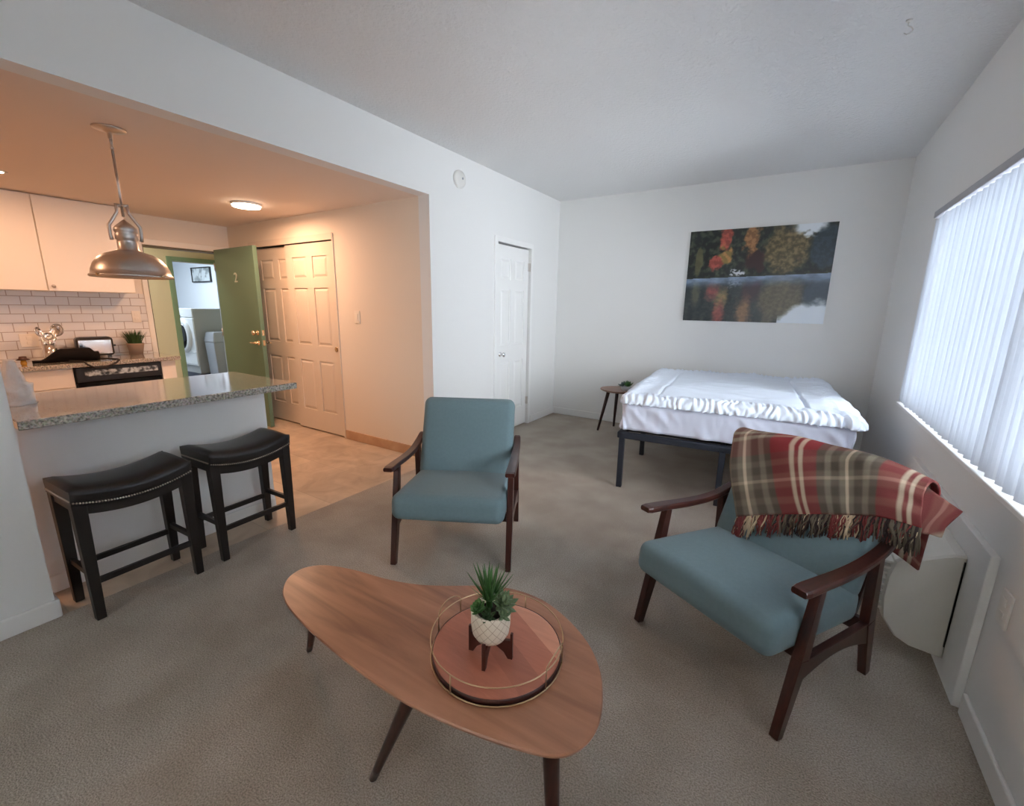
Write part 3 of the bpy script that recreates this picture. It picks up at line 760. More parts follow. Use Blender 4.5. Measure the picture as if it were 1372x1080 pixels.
# ------------------------------------------------------------------ air conditioner
struct(MB().box(W - .026, W, 2.045, 3.28, .0, .605).build('trim_7', M['wall'], bevel=.004))
g = thing('air_conditioner', 'beige through-wall air conditioner unit on the window wall behind the plaid chair', 'air conditioner', (0, 0, 0))
X0 = W - .027
prof = [(X0, .065), (X0 - .10, .075), (X0 - .15, .10), (X0 - .20, .17), (X0 - .212, .26), (X0 - .208, .36), (X0 - .195, .43), (X0 - .170, .452), (X0 - .12, .462), (X0 - .07, .490), (X0 - .03, .508), (X0, .512)]
m = MB(); y0, y1 = 2.215, 3.24
ys = [y0, y0 + .012, y1 - .012, y1]; sc = [.97, 1, 1, .97]
m.loft([[(X0 - (X0 - x) * s_, y_, .29 + (z - .29) * s_) for x, z in prof] for y_, s_ in zip(ys, sc)], True, True, False)
m.build('housing', M['ac'], g)
for i in range(9):
    z = .20 + i * .026
    m = MB(); m.box(X0 - .226, X0 - .190, y0 + .012, y1 - .012, z, z + .011); m.build('louver', M['ac'], g, bevel=.002)
m = MB(); m.hexa([(X0 - .165, y0 + .22, .455), (X0 - .06, y0 + .22, .488), (X0 - .06, y1 - .1, .488), (X0 - .165, y1 - .1, .455)],
                 [(X0 - .165, y0 + .22, .461), (X0 - .06, y0 + .22, .499), (X0 - .06, y1 - .1, .499), (X0 - .165, y1 - .1, .461)]); m.build('vent_grille', M['glassdark'], g)
for i in range(16):
    yy = y0 + .26 + i * .045
    m = MB(); m.hexa([(X0 - .165, yy, .458), (X0 - .06, yy, .492), (X0 - .06, yy + .014, .492), (X0 - .165, yy + .014, .458)],
                     [(X0 - .165, yy, .466), (X0 - .06, yy, .504), (X0 - .06, yy + .014, .504), (X0 - .165, yy + .014, .466)]); m.build('vent_slat', M['ac'], g)
MB().box(X0 - .006, X0 + .0, y0 + .000, y0 + .005, .12, .49).build('gasket', M['black'], g)

# smoke detector, ceiling hook
g = thing('smoke_detector', 'small round white smoke detector high on the left wall', 'smoke detector', (0, 3.31, 2.483))
m = MB(); m.lathe([(0, 0), (.072, 0), (.074, .012), (.066, .030), (.045, .037), (0, .038)], seg=32); o = m.build('housing', M['white_plastic'], g); o.rotation_euler[1] = pi / 2
m = MB(); m.lathe([(0, 0), (.010, 0), (.009, .005), (0, .006)], seg=14); o = m.build('test_button', M['rubber'], g); o.location = (.037, .012, .004); o.rotation_euler[1] = pi / 2
g = thing('ceiling_hook', 'tiny white hook screwed into the living room ceiling', 'hook', (2.905, 2.928, H))
m = MB(); m.lathe([(0, 0), (.012, 0), (.010, -.006), (.004, -.01)], seg=14); m.tube([(0, 0, -.008), (0, 0, -.022), (.012, 0, -.030), (.020, 0, -.042), (.012, 0, -.054), (0, 0, -.056), (-.010, 0, -.048)], .0028, 8)
m.build('hook_shank', M['white_plastic'], g)

# ------------------------------------------------------------------ canvas picture (painted vertex colours)
def mixc(a, b, t): return tuple(a[i] * (1 - t) + b[i] * t for i in range(3))
def ns(x, y, s, o=0): return noise.fractal(Vector((x * s, y * s, o)), 1.0, 2.0, 5)
def sm(a, b, x):
    t = max(0, min(1, (x - a) / (b - a))); return t * t * (3 - 2 * t)
def blob(u, v, cu, cv, ru, rv, o, edge=.25, amp=.7, s=9):
    d = hypot((u - cu) / ru, (v - cv) / rv) + amp * ns(u * 1.5, v, s, o) * .6
    return 1 - sm(1 - edge, 1 + edge * .3, d)
def forest(u, v):
    c = mixc((20, 28, 30), (66, 74, 60), sm(-.3, .6, ns(u * 1.5, v, 16, 1)))
    c = mixc(c, (92, 92, 62), .8 * blob(u, v, .08, .68, .03, .17, 2))
    n1 = sm(-.25, .35, ns(u * 1.5, v, 22, 3)) * .55 + .45
    c = mixc(c, (52, 30, 34), blob(u, v, .50, .66, .08, .12, 4))
    k = blob(u, v, .70, .76, .16, .26, 5, .3, .5); c = mixc(c, mixc((78, 72, 50), (134, 116, 84), sm(-.5, .6, ns(u * 2, v * 1.5, 18, 6))), k)
    k = blob(u, v, .95, .76, .115, .22, 7, .2, .3); c = mixc(c, mixc((34, 46, 54), (66, 82, 94), n1 * .6), k)
    k = blob(u, v, .455, .90, .055, .17, 8, .3, .9, 12); c = mixc(c, mixc((96, 66, 40), (168, 122, 82), n1), k)
    k = blob(u, v, .27, .90, .042, .15, 9, .3, .7, 12); c = mixc(c, mixc((104, 46, 40), (176, 84, 70), n1), k)
    k = blob(u, v, .285, .72, .055, .11, 10, .3, .8, 12); c = mixc(c, mixc((92, 96, 50), (176, 130, 78), n1), k)
    k = blob(u, v, .21, .66, .055, .08, 11, .3, .9, 12); c = mixc(c, mixc((104, 46, 40), (174, 82, 70), n1), k)
    k = sm(.80, .97, v + .25 * (1 - abs(u - .83) / .12) * 1.0 - .14 + .07 * ns(u, v, 14, 12)) if .70 < u < .97 else 0
    k *= sm(.70, .76, u) * (1 - sm(.93, .98, u))
    c = mixc(c, (225, 232, 238), k * (1 if v > .86 else 0) * sm(.86, .92, v + .05 * ns(u, v, 20, 2)))
    k = blob(u, v, .375, .545, .055, .045, 13, .3, .9, 16); c = mixc(c, (205, 208, 214), k * sm(-.2, .1, ns(u * 2, v * 2, 20, 8)))
    return c
def paint(u, v):
    w = .475 + .035 * u
    if v > w:
        vv = .5 + (v - w) / (1 - w) * .5; c = forest(u, vv)
        c = mixc(c, (40, 44, 40), (1 - sm(w, w + .03, v)) * .7)
    else:
        t = (w - v) / w; vv = .5 + t * .5
        uu = u + .008 * ns(u, v * 5, 10, 20)
        a = forest(uu, vv); b = forest(uu, min(1, vv + .05)); c2 = forest(uu + .012, max(.5, vv - .04))
        c = tuple((a[i] + b[i] + c2[i]) / 3 for i in range(3))
        c = mixc(c, (96, 104, 120), .28)
        if u > .70: c = mixc(c, (222, 230, 238), .9 * sm(.30, .16, 0) if False else (sm(.10, .0, v - .16 * sm(.7, .85, u) - .05 * ns(u, v, 12, 30)) if v < .3 else 0))
        fog = (1 - sm(.0, .13, w - v)) * (.75 + .3 * ns(u * 2, v * 4, 6, 40))
        c = mixc(c, (150, 172, 205), max(0, min(1, fog)))
    return c
g = thing('canvas_print', 'canvas photo print of autumn trees reflected in a misty lake above the bed', 'picture', (1.585, D, 1.285))
pw, ph, pt = 1.285, .925, .03
MB().box(0, pw, -pt, 0, 0, ph).build('stretcher_edge', M['trim'], g)
m = MB(); NX, NY = 300, 216
vs = [[m.bm.verts.new((pw * i / NX, -pt - .001, ph * j / NY)) for i in range(NX + 1)] for j in range(NY + 1)]
for j in range(NY):
    for i in range(NX): m._f([vs[j][i], vs[j][i + 1], vs[j + 1][i + 1], vs[j + 1][i]], True)
cm, nt, b_ = nodes_mat('canvas_image'); at = nt.nodes.new('ShaderNodeVertexColor'); at.layer_name = 'Col'
nt.links.new(at.outputs[0], b_.inputs['Base Color']); b_.inputs['Roughness'].default_value = .35
o = m.build('image', cm, g)
ca = o.data.color_attributes.new('Col', 'FLOAT_COLOR', 'POINT')
for i, v in enumerate(o.data.vertices):
    c = paint(v.co.x / pw, v.co.z / ph); c = tuple(max(0, min(255, x)) for x in c); ca.data[i].color = lin(*c)

# ------------------------------------------------------------------ bar stools
def make_stool():
    g = thing('bar_stool', '', 'stool')
    SH = .635; lx, ly = .143, .228    # half footprint of seat (x depth, y length)
    fx, fy = .118, .19; t = .042
    # saddle seat
    def sad(y): return .040 * (y / ly) ** 2 - .012
    m = MB(); rings = []
    N = 22
    for j in range(N + 1):
        y = -ly + 2 * ly * j / N
        e = 1 - abs(y / ly) ** 10 * .05
        zt = SH - .045 + sad(y); zb = SH - .105 + sad(y)
        th = zt - zb
        sec = []
        edge = min(1, (N / 2 - abs(j - N / 2)) / 1.2); top = .026 * (1 - (1 - edge) ** 2) if edge < 1 else .026
        X = lx
        sec = [(-X, zb), (-X - .002, zb + th * .5), (-X - .006, zt - .012), (-X - .004, zt + .004), (-X + .012, zt + top * .55), (-X + .04, zt + top * .85), (-X * .4, zt + top), (0, zt + top * 1.05), (X * .4, zt + top),
               (X - .04, zt + top * .85), (X - .012, zt + top * .55), (X + .004, zt + .004), (X + .006, zt - .012), (X + .002, zb + th * .5), (X, zb)]
        rings.append([(x, y, z) for x, z in sec])
    m.loft(rings)
    m.build('seat', M['leather'], g)
    # apron follows the saddle
    m = MB()
    for sx in (-1, 1):
        rings = []
        for j in range(N + 1):
            y = -ly + .01 + (2 * ly - .02) * j / N; z1 = SH - .100 + sad(y); z0 = z1 - .045
            x0, x1 = sx * (lx - .004), sx * (lx - .026)
            rings.append([(x0, y, z0), (x1, y, z0), (x1, y, z1), (x0, y, z1)])
        m.loft(rings, True, True, False)
    for sy in (-1, 1): m.box(-lx + .02, lx - .02, sy * (ly - .02) - .011, sy * (ly - .02) + .011, SH - .115, SH - .062)
    m.build('apron', M['blackwood'], g)
    m = MB()
    for sx in (-1, 1):
        for j in range(44):
            y = -ly + .008 + (2 * ly - .016) * j / 43; z = SH - .093 + sad(y)
            r = .0045; m.lathe([(0, -r), (r * .8, -r * .6), (r, 0), (r * .8, r * .6), (0, r)], (sx * (lx + .002), y, z), 6, False)
    for sy in (-1, 1):
        for j in range(24):
            x = -lx + .01 + (2 * lx - .02) * j / 23; r = .0045
            m.lathe([(0, -r), (r * .8, -r * .6), (r, 0), (r * .8, r * .6), (0, r)], (x, sy * (ly + .001), SH - .06), 6, False)
    m.build('nailhead_trim', M['nail'], g)
    for sx in (-1, 1):
        for sy in (-1, 1):
            p1 = Vector((sx * (lx - .026), sy * (ly - .026), SH - .075)); p0 = Vector((sx * fx, sy * fy, 0))
            p0 = Vector((sx * (lx - .022 + .002), sy * (ly - .03 + .004), 0))
            m = MB(); m.hexa([(p0.x + a * .017, p0.y + b * .017, 0) for a, b in ((-1, -1), (1, -1), (1, 1), (-1, 1))],
                             [(p1.x + a * .024, p1.y + b * .025, p1.z) for a, b in ((-1, -1), (1, -1), (1, 1), (-1, 1))])
            m.build('leg', M['blackwood'], g, bevel=.003)
    X, Y = lx - .024, ly - .028
    for sx in (-1, 1): MB().box(sx * X - .009, sx * X + .009, -Y, Y, .165, .192).build('stretcher', M['blackwood'], g, bevel=.002)
    for sy in (-1, 1): MB().box(-X, X, sy * Y - .009, sy * Y + .009, .20, .227).build('stretcher', M['blackwood'], g, bevel=.002)
    return g
s1 = make_stool(); s1['group'] = 'bar stools at the breakfast bar'
s1.location = (.035, .722, .0); s1.rotation_euler[2] = radians(3)
s1['label'] = 'black saddle-seat bar stool nearer the white end wall, left one of the pair'
s2 = copy_tree(s1); s2.location = (.0, 1.262, .0); s2.rotation_euler[2] = radians(3)
s2['label'] = 'black saddle-seat bar stool nearer the tiled entry, right one of the pair'

# ------------------------------------------------------------------ armchairs
def curve_pts(P, n=6):
    """Catmull-Rom through points"""
    P = [Vector(p) for p in P]; out = []
    Q = [P[0] * 2 - P[1]] + P + [P[-1] * 2 - P[-2]]
    for i in range(1, len(Q) - 2):
        for k in range(n):
            t = k / n; a, b, c, d = Q[i - 1], Q[i], Q[i + 1], Q[i + 2]
            out.append(.5 * ((2 * b) + (c - a) * t + (2 * a - 5 * b + 4 * c - d) * t * t + (3 * b - a - 3 * c + d) * t ** 3))
    out.append(P[-1]); return out
def make_chair():
    g = thing('armchair', '', 'armchair')
    hx = .317
    # seat cushion
    m = MB(); rot = Matrix.Rotation(radians(-5.5), 4, 'X')
    rounded_pillow(m, 0, .225, .343, .299, .290, .070, .045, 10, rot, .012); m.build('seat', M['fabric'], g)
    tilt = radians(-22)
    m = MB(); rot = Matrix.Rotation(tilt, 4, 'X')
    rounded_pillow(m, 0, .560, .578, .293, .052, .256, .046, 10, rot); m.build('backrest', M['fabric'], g)
    for sx in (-1, 1):
        nm = 'leg'
        x = sx * hx
        m = MB(); m.rbar((x, 0.012, 0), (x, .085, .28), .030, .034, .034, .052); m.rbar((x, .085, .28), (x, .130, .53), .034, .052, .030, .036)
        m.build(nm, M['darkwood'], g, bevel=.003)
        m = MB(); m.rbar((x, .600, 0), (x, .535, .26), .030, .034, .034, .054); m.rbar((x, .535, .26), (x, .515, .535), .034, .054, .030, .040)
        m.build(nm, M['darkwood'], g, bevel=.003)
        # side rail with arched underside
        m = MB(); top = []; bot = []
        for j in range(13):
            t = j / 12; y = .075 + .47 * t; top.append((y, .275 - .02 * t)); bot.append((y, .195 - .035 * t + .045 * sin(pi * t) * .9))
        rr = [[(x - .013, y, zb), (x + .013, y, zb), (x + .013, y2, zt), (x - .013, y2, zt)] for (y, zb), (y2, zt) in zip(bot, top)]
        m.loft(rr, True, True, False); m.build('side_rail', M['darkwood'], g, bevel=.003)
        # arm
        path = curve_pts([(x + sx * .004, -.005, .556), (x + sx * .004, .12, .546), (x + sx * .002, .28, .532), (x, .42, .530), (x, .54, .548), (x - sx * .004, .63, .578)], 5)
        rings = []; n_ = len(path)
        for i, p in enumerate(path):
            t = i / (n_ - 1); w = .028 * (1 - .25 * t); h = .0135
            tg = (path[min(i + 1, n_ - 1)] - path[max(i - 1, 0)]).normalized(); up = Vector((1, 0, 0)).cross(tg).normalized()
            if up.z < 0: up = -up
            if i in (0, n_ - 1): w *= .86; h *= .8
            rings.append([p + Vector((a * w, 0, 0)) + up * (b * h) for a, b in ((-1, -.5), (-.82, -1), (.82, -1), (1, -.5), (1, .5), (.82, 1), (-.82, 1), (-1, .5))])
        m = MB(); m.loft(rings, True, True, False); m.build('armrest', M['darkwood'], g, bevel=.002)
        # upright behind the back cushion
        m = MB(); m.rbar((sx * .265, .535, .26), (sx * .265, .715, .76), .03, .026, .026, .02); m.build('back_post', M['darkwood'], g, bevel=.003)
    MB().box(-hx, hx, .135, .160, .225, .275).build('front_rail', M['darkwood'], g, bevel=.003)
    MB().box(-hx, hx, .512, .538, .205, .262).build('rear_rail', M['darkwood'], g, bevel=.003)
    m = MB(); m.rbar((-.26, .722, .735), (.26, .722, .735), .045, .018, side=(0, .35, 1)); m.build('top_rail', M['darkwood'], g, bevel=.003)
    return g
c1 = make_chair(); c1['group'] = 'teal armchairs around the coffee table'
c1['label'] = 'teal upholstered armchair with bare backrest, near the tiled entry floor'
c1.location = (1.226, 1.69, 0); c1.rotation_euler[2] = radians(27.5)
c2 = copy_tree(c1); c2.location = (2.482, 1.693, 0); c2.rotation_euler[2] = radians(-29)
c2['label'] = 'teal upholstered armchair with a plaid blanket over its back, by the air conditioner'

# ------------------------------------------------------------------ plaid throw over chair 2
def plaid():
    m, nt, b = nodes_mat('plaid_wool'); L = nt.links.new
    uv = nt.nodes.new('ShaderNodeUVMap'); uv.uv_map = 'UVMap'; sp = nt.nodes.new('ShaderNodeSeparateXYZ'); L(uv.outputs[0], sp.inputs[0])
    RED, GRN, DRK, CRM = lin(124, 50, 52), lin(120, 112, 98), lin(84, 76, 68), lin(192, 174, 152)
    def stripes(sock, freq, off):
        a = nt.nodes.new('ShaderNodeMath'); a.operation = 'MULTIPLY_ADD'; a.inputs[1].default_value = freq; a.inputs[2].default_value = off; L(sock, a.inputs[0])
        f = nt.nodes.new('ShaderNodeMath'); f.operation = 'FRACT'; L(a.outputs[0], f.inputs[0])
        r = nt.nodes.new('ShaderNodeValToRGB'); r.color_ramp.interpolation = 'LINEAR'; e = r.color_ramp.elements
        spec = [(0, RED), (.13, RED), (.15, CRM), (.175, CRM), (.19, RED), (.215, RED), (.23, CRM), (.255, CRM), (.27, RED), (.38, RED), (.40, DRK), (.46, DRK), (.48, GRN), (.52, GRN), (.54, DRK), (.60, DRK), (.625, GRN),
                (.665, GRN), (.675, CRM), (.695, CRM), (.705, GRN), (.74, GRN), (.76, DRK), (.82, DRK), (.84, GRN), (.88, GRN), (.90, DRK), (.95, DRK), (.97, RED), (1, RED)]
        e[0].position = 0; e[0].color = RED; e[1].position = 1; e[1].color = RED
        for p, c in spec[1:-1]: x = e.new(p); x.color = c
        L(f.outputs[0], r.inputs[0]); return r
    r1 = stripes(sp.outputs[0], 2.6, .50); r2 = stripes(sp.outputs[1], 2.2, .38)
    mx = nt.nodes.new('ShaderNodeMix'); mx.data_type = 'RGBA'; mx.inputs[0].default_value = .30
    L(r1.outputs[0], mx.inputs[6]); L(r2.outputs[0], mx.inputs[7])
    L(mx.outputs[2], b.inputs['Base Color']); b.inputs['Roughness'].default_value = 1; b.inputs['Specular IOR Level'].default_value = .1
    nz = nt.nodes.new('ShaderNodeTexNoise'); nz.inputs['Scale'].default_value = 400; bp = nt.nodes.new('ShaderNodeBump'); bp.inputs['Strength'].default_value = .5; bp.inputs['Distance'].default_value = .002
    tc = nt.nodes.new('ShaderNodeTexCoord'); L(tc.outputs['Object'], nz.inputs['Vector']); L(nz.outputs['Fac'], bp.inputs['Height']); L(bp.outputs[0], b.inputs['Normal'])
    return m
M['plaid'] = plaid()
g = thing('throw_blanket', 'red and grey plaid throw blanket with fringe draped over an armchair back', 'blanket', c2.location, radians(-29))
# drape in chair space: front panel, over the top, down behind
tl = radians(22); ax = Vector((0, sin(tl), cos(tl))); nf = Vector((0, -cos(tl), sin(tl)))
bc = Vector((0, .560, .578))
def interp(P, a):
    a = max(0, min(1, a)) * (len(P) - 1); i = min(int(a), len(P) - 2); t = a - i
    p0, p1, p2, p3 = P[max(i - 1, 0)], P[i], P[i + 1], P[min(i + 2, len(P) - 1)]
    return tuple(.5 * (2 * b + (c - a_) * t + (2 * a_ - 5 * b + 4 * c - d) * t * t + (3 * b - a_ - 3 * c + d) * t ** 3) for a_, b, c, d in zip(p0, p1, p2, p3))
HEM = [(-.185, -.137), (-.04, -.062), (.085, -.005), (.19, .038), (.30, .078), (.41, .088)]
TOP = [(-.335, .222), (-.20, .236), (-.03, .244), (.12, .244), (.26, .242), (.385, .205)]
RAD = .066
def drape(a, t):
    """a in 0..1 across, t in metres-like: 0 hem, 1 top edge, 1..2 over the top, 2..3 behind"""
    h, tp = Vector(interp(HEM, a)), Vector(interp(TOP, a))
    w = .012 * noise.noise(Vector((a * 5, t * 2.5, 2))) + .005 * sin(a * 17 + t * 2)
    if t <= 1:
        q = h.lerp(tp, t); q.x += -.025 * sin(pi * t) * (1 - a) ** 2 * .6
        bulge = .012 * sin(pi * t) + w + .012
        return bc + Vector((q.x, 0, 0)) + ax * q.y + nf * (RAD + bulge)
    if t <= 2:
        an = (t - 1) * pi; n_ = nf * cos(an) + ax * sin(an) * .62
        return bc + Vector((tp.x, 0, 0)) + ax * tp.y + n_ * (RAD + .012 + w * (1 - .5 * (t - 1)))
    dn = (t - 2) * .30
    return bc + Vector((tp.x * (1 - .04 * (t - 2)), 0, 0)) + ax * tp.y - nf * (RAD + .012 + w * .5) + Vector((0, .03 * (t - 2), -dn))
NU = 72; TS = [i / 26 for i in range(27)] + [1 + i / 14 for i in range(1, 15)] + [2 + i / 14 for i in range(1, 15)]
m = MB(); vs = [[m.bm.verts.new(drape(i / NU, t)) for i in range(NU + 1)] for t in TS]
uvl = m.bm.loops.layers.uv.new('UVMap')
def cuv(i, t):
    a = i / NU; L1 = (Vector(interp(HEM, a)) - Vector(interp(TOP, a))).length
    return (a * .72, t * L1 if t <= 1 else L1 + (min(t, 2) - 1) * .2 + max(0, t - 2) * .3)
for j in range(len(TS) - 1):
    for i in range(NU):
        f = m._f([vs[j][i], vs[j][i + 1], vs[j + 1][i + 1], vs[j + 1][i]], True)
        for lp, (a, b) in zip(f.loops, ((i, j), (i + 1, j), (i + 1, j + 1), (i, j + 1))): lp[uvl].uv = cuv(a, TS[b])
o = m.build('cloth', M['plaid'], g); s = o.modifiers.new('thick', 'SOLIDIFY'); s.thickness = .009; s.offset = 0
# loose folded corner sticking out past the window side of the chair
m = MB(); N2 = 18
C4 = [(.345, .245), (.475, .185), (.445, .085), (.36, .05)]
def flap(a, b):
    p = (Vector(C4[0]) * (1 - a) + Vector(C4[1]) * a) * (1 - b) + (Vector(C4[3]) * (1 - a) + Vector(C4[2]) * a) * b
    return bc + Vector((p.x, 0, 0)) + ax * p.y + nf * (RAD - .022 - .03 * a + .008 * sin(a * 5 + b * 4))
vs = [[m.bm.verts.new(flap(i / N2, j / N2)) for i in range(N2 + 1)] for j in range(N2 + 1)]
uvl = m.bm.loops.layers.uv.new('UVMap')
for j in range(N2):
    for i in range(N2):
        f = m._f([vs[j][i], vs[j][i + 1], vs[j + 1][i + 1], vs[j + 1][i]], True)
        for lp, (a, b) in zip(f.loops, ((i, j), (i + 1, j), (i + 1, j + 1), (i, j + 1))): lp[uvl].uv = (.545 + .05 * b / N2 + .045 * a / N2, .50 + .14 * a / N2)
o = m.build('folded_corner', M['plaid'], g); s = o.modifiers.new('thick', 'SOLIDIFY'); s.thickness = .016
# fringe tassels along the front hem
fr_m = [mat('fringe_red', lin(112, 46, 44), .95), mat('fringe_cream', lin(186, 168, 138), .95), mat('fringe_grey', lin(92, 84, 70), .95), mat('fringe_dark', lin(50, 38, 36), .95)]
rnd = random.Random(5); m = MB(); NF = 58
down = Vector((0, 0, -1)); slope = -ax
for i in range(NF):
    a0 = (i + .5) / NF
    u = a0 * .72 * 2.6 % 1
    base_kind = 0 if (u < .12 or .27 < u < .38) else 1 if u < .27 else (3, 2)[i % 2]
    lean = rnd.uniform(-.010, .010)
    for k in range(8):
        m.mi = base_kind if rnd.random() < .7 else rnd.choice((0, 1, 2, 3))
        p = drape(min(1, max(0, a0 + rnd.uniform(-.006, .006))), .0) - nf * rnd.uniform(0, .004)
        L_ = rnd.uniform(.070, .098) * (1.12 if a0 > .93 or a0 < .1 else 1); dx = lean + rnd.uniform(-.009, .009)
        X = p.x; dirv = slope if X < .285 else (slope * .5 + down * .5)
        off = nf * rnd.uniform(-.006, .004)
        wob = rnd.uniform(-.007, .007)
        pts = [p, p + dirv * L_ * .3 + Vector((dx * .3 + wob, 0, 0)) + off, p + dirv * L_ * .65 + Vector((dx - wob, 0, 0)) + off - nf * .006, p + dirv * L_ + Vector((dx * 1.5 + wob * .5, 0, 0)) + off - nf * .012]
        m.tube([q[:] for q in pts], [.0034, .0030, .0028, .0016], 5)
m.build('fringe', fr_m, g)

# ------------------------------------------------------------------ coffee table
PTS = [[1.215, .788], [1.159, .844], [1.147, .915], [1.2, .975], [1.327, 1.017], [1.479, 1.038], [1.59, 1.074], [1.69, 1.132], [1.783, 1.199], [1.889, 1.258], [2.017, 1.269], [2.14, 1.222],
       [2.239, 1.162], [2.305, 1.087], [2.342, 1.008], [2.365, .932], [2.365, .876], [2.347, .826], [2.316, .793], [2.279, .775], [2.183, .746], [2.076, .723], [1.955, .706], [1.844, .70], [1.723, .704],
       [1.551, .716], [1.402, .733], [1.293, .754]]
TC = (1.80, .92); TZ = .40
def closed_smooth(P, n=5, it=2):
    P = [Vector((p[0], p[1], 0)) for p in P]
    for _ in range(it): P = [(P[i - 1] + P[i] * 4 + P[(i + 1) % len(P)]) / 6 for i in range(len(P))]
    out = []; N_ = len(P)
    for i in range(N_):
        a, b, c, d = P[i - 1], P[i], P[(i + 1) % N_], P[(i + 2) % N_]
        for k in range(n):
            t = k / n; out.append(.5 * ((2 * b) + (c - a) * t + (2 * a - 5 * b + 4 * c - d) * t * t + (3 * b - a - 3 * c + d) * t ** 3))
    return out
OUT = [(p.x - TC[0], p.y - TC[1]) for p in closed_smooth(PTS, 5, 1)]
g = thing('coffee_table', 'walnut teardrop-shaped coffee table in the middle of the carpet', 'coffee table', (TC[0], TC[1], 0))
def scaled(o_, k):   # inset along the normal
    n_ = len(o_); r = []
    for i in range(n_):
        a = Vector(o_[i - 1]); b = Vector(o_[(i + 1) % n_]); t = (b - a).normalized(); nrm = Vector((-t.y, t.x))
        p = Vector(o_[i]); 
        if nrm.dot(-p) < 0 and False: nrm = -nrm
        r.append(p + nrm * k * SGN)
    return r
area = sum(OUT[i - 1][0] * OUT[i][1] - OUT[i][0] * OUT[i - 1][1] for i in range(len(OUT)))
SGN = 1 if area > 0 else -1
lv = [(.014, TZ - .022), (.002, TZ - .012), (0, TZ - .004), (.003, TZ)]
m = MB(); m.loft([[(p[0], p[1], z) for p in scaled(OUT, k)] for k, z in lv], True, True, False); m.build('tabletop', M['walnut'], g)
m = MB(); m.prism([(p[0], p[1]) for p in scaled(OUT, .02)], TZ - .030, TZ - .022); m.build('underside', M['darkwood'], g)
for top, foot in (((1.270, .895), (1.120, .925)), ((1.885, .775), (1.742, .725)), ((2.27, .845), (2.335, .765)), ((2.0, 1.14), (2.10, 1.26))):
    m = MB(); tp = Vector((top[0] - TC[0], top[1] - TC[1], TZ - .030)); ft = Vector((foot[0] - TC[0], foot[1] - TC[1], 0))
    n_ = 8; m.tube([ft.lerp(tp, i / n_)[:] for i in range(n_ + 1)], [.0115 + .011 * i / n_ for i in range(n_ + 1)], 16)
    m.build('leg', M['darkwood'], g)

# serving tray
TX, TY = 2.021, .976; TR = .187
g = thing('serving_tray', 'round wooden tray with brass wire rail on the coffee table', 'tray', (TX, TY, TZ))
m = MB(); m.lathe([(0, .004), (TR - .004, .004), (TR, .006), (TR, .0205), (TR - .002, .022), (TR - .006, .0222), (0, .0222)], seg=72); m.bm.faces.ensure_lookup_table()
o = m.build('base', [M['traywood']], g)
m = MB(); m.lathe([(TR + .0004, .003), (TR + .0015, .003), (TR + .0015, .0215), (TR + .0004, .0215)], seg=72, cap=False); m.build('rim', M['trayside'], g)
ring = lambda r, z: [(r * cos(2 * pi * k / 72), r * sin(2 * pi * k / 72), z) for k in range(72)]
m = MB(); m.tube(ring(TR + .006, .005), .0020, 6, True); m.build('base_wire', M['goldwire'], g)
m = MB(); m.tube(ring(TR + .006, .062), .0018, 6, True); m.build('rail_wire', M['goldwire'], g)
rr_ = TR + .006
for a in (-95, 95):
    a = radians(a); m = MB(); m.tube([(rr_ * cos(a), rr_ * sin(a), .003), (rr_ * cos(a), rr_ * sin(a), .062)], .0022, 6); m.build('post', M['goldwire'], g)
for ac in (radians(2), radians(178)):
    da = .27; pts = []
    a0, a1 = ac - da, ac + da
    pts.append((rr_ * cos(a0), rr_ * sin(a0), .003)); pts.append((rr_ * cos(a0), rr_ * sin(a0), .064))
    for k in range(1, 12):
        t = k / 12; a = a0 + (a1 - a0) * (.5 - .5 * cos(pi * t)); pts.append((rr_ * cos(a), rr_ * sin(a), .064 + .026 * sin(pi * t)))
    pts.append((rr_ * cos(a1), rr_ * sin(a1), .064)); pts.append((rr_ * cos(a1), rr_ * sin(a1), .003))
    m = MB(); m.tube(pts, .0019, 6); m.build('handle', M['goldwire'], g)

# potted succulents on wooden stand
PX, PY = 2.026, .936; PZ0 = TZ + .0225
g = thing('plant_stand', 'small dark wooden cross stand under the succulent pot', 'plant stand', (PX, PY, PZ0), radians(17))
for k in range(4):
    a = k * pi / 2; m = MB()
    # wing profile in (r,z), thickness .010
    prof = [(.0, .040), (.014, .038), (.040, .020), (.052, 0), (.0655, 0), (.0655, .082), (.0585, .082), (.0585, .060), (.0, .054)]
    pts0 = [(r * cos(a) - .005 * sin(a), r * sin(a) + .005 * cos(a), z) for r, z in prof]; pts1 = [(r * cos(a) + .005 * sin(a), r * sin(a) - .005 * cos(a), z) for r, z in prof]
    m.hexa(pts0, pts1); m.build('leg', M['standwood'], g, bevel=.001)
g = thing('succulent_pot', 'cream patterned pot of green succulents on the tray', 'potted plant', (PX, PY, PZ0 + .0555))
g.scale = (1.17, 1.17, 1.1)
m = MB(); m.lathe([(0, 0), (.024, .0), (.036, .006), (.0445, .022), (.0475, .045), (.0475, .078), (.0465, .086), (.043, .086), (.0425, .078), (0, .076)], seg=40); m.build('pot', M['pot'], g)
MB().lathe([(0, .079), (.043, .077), (.0, .0765)], seg=24).build('soil', M['soil'], g)
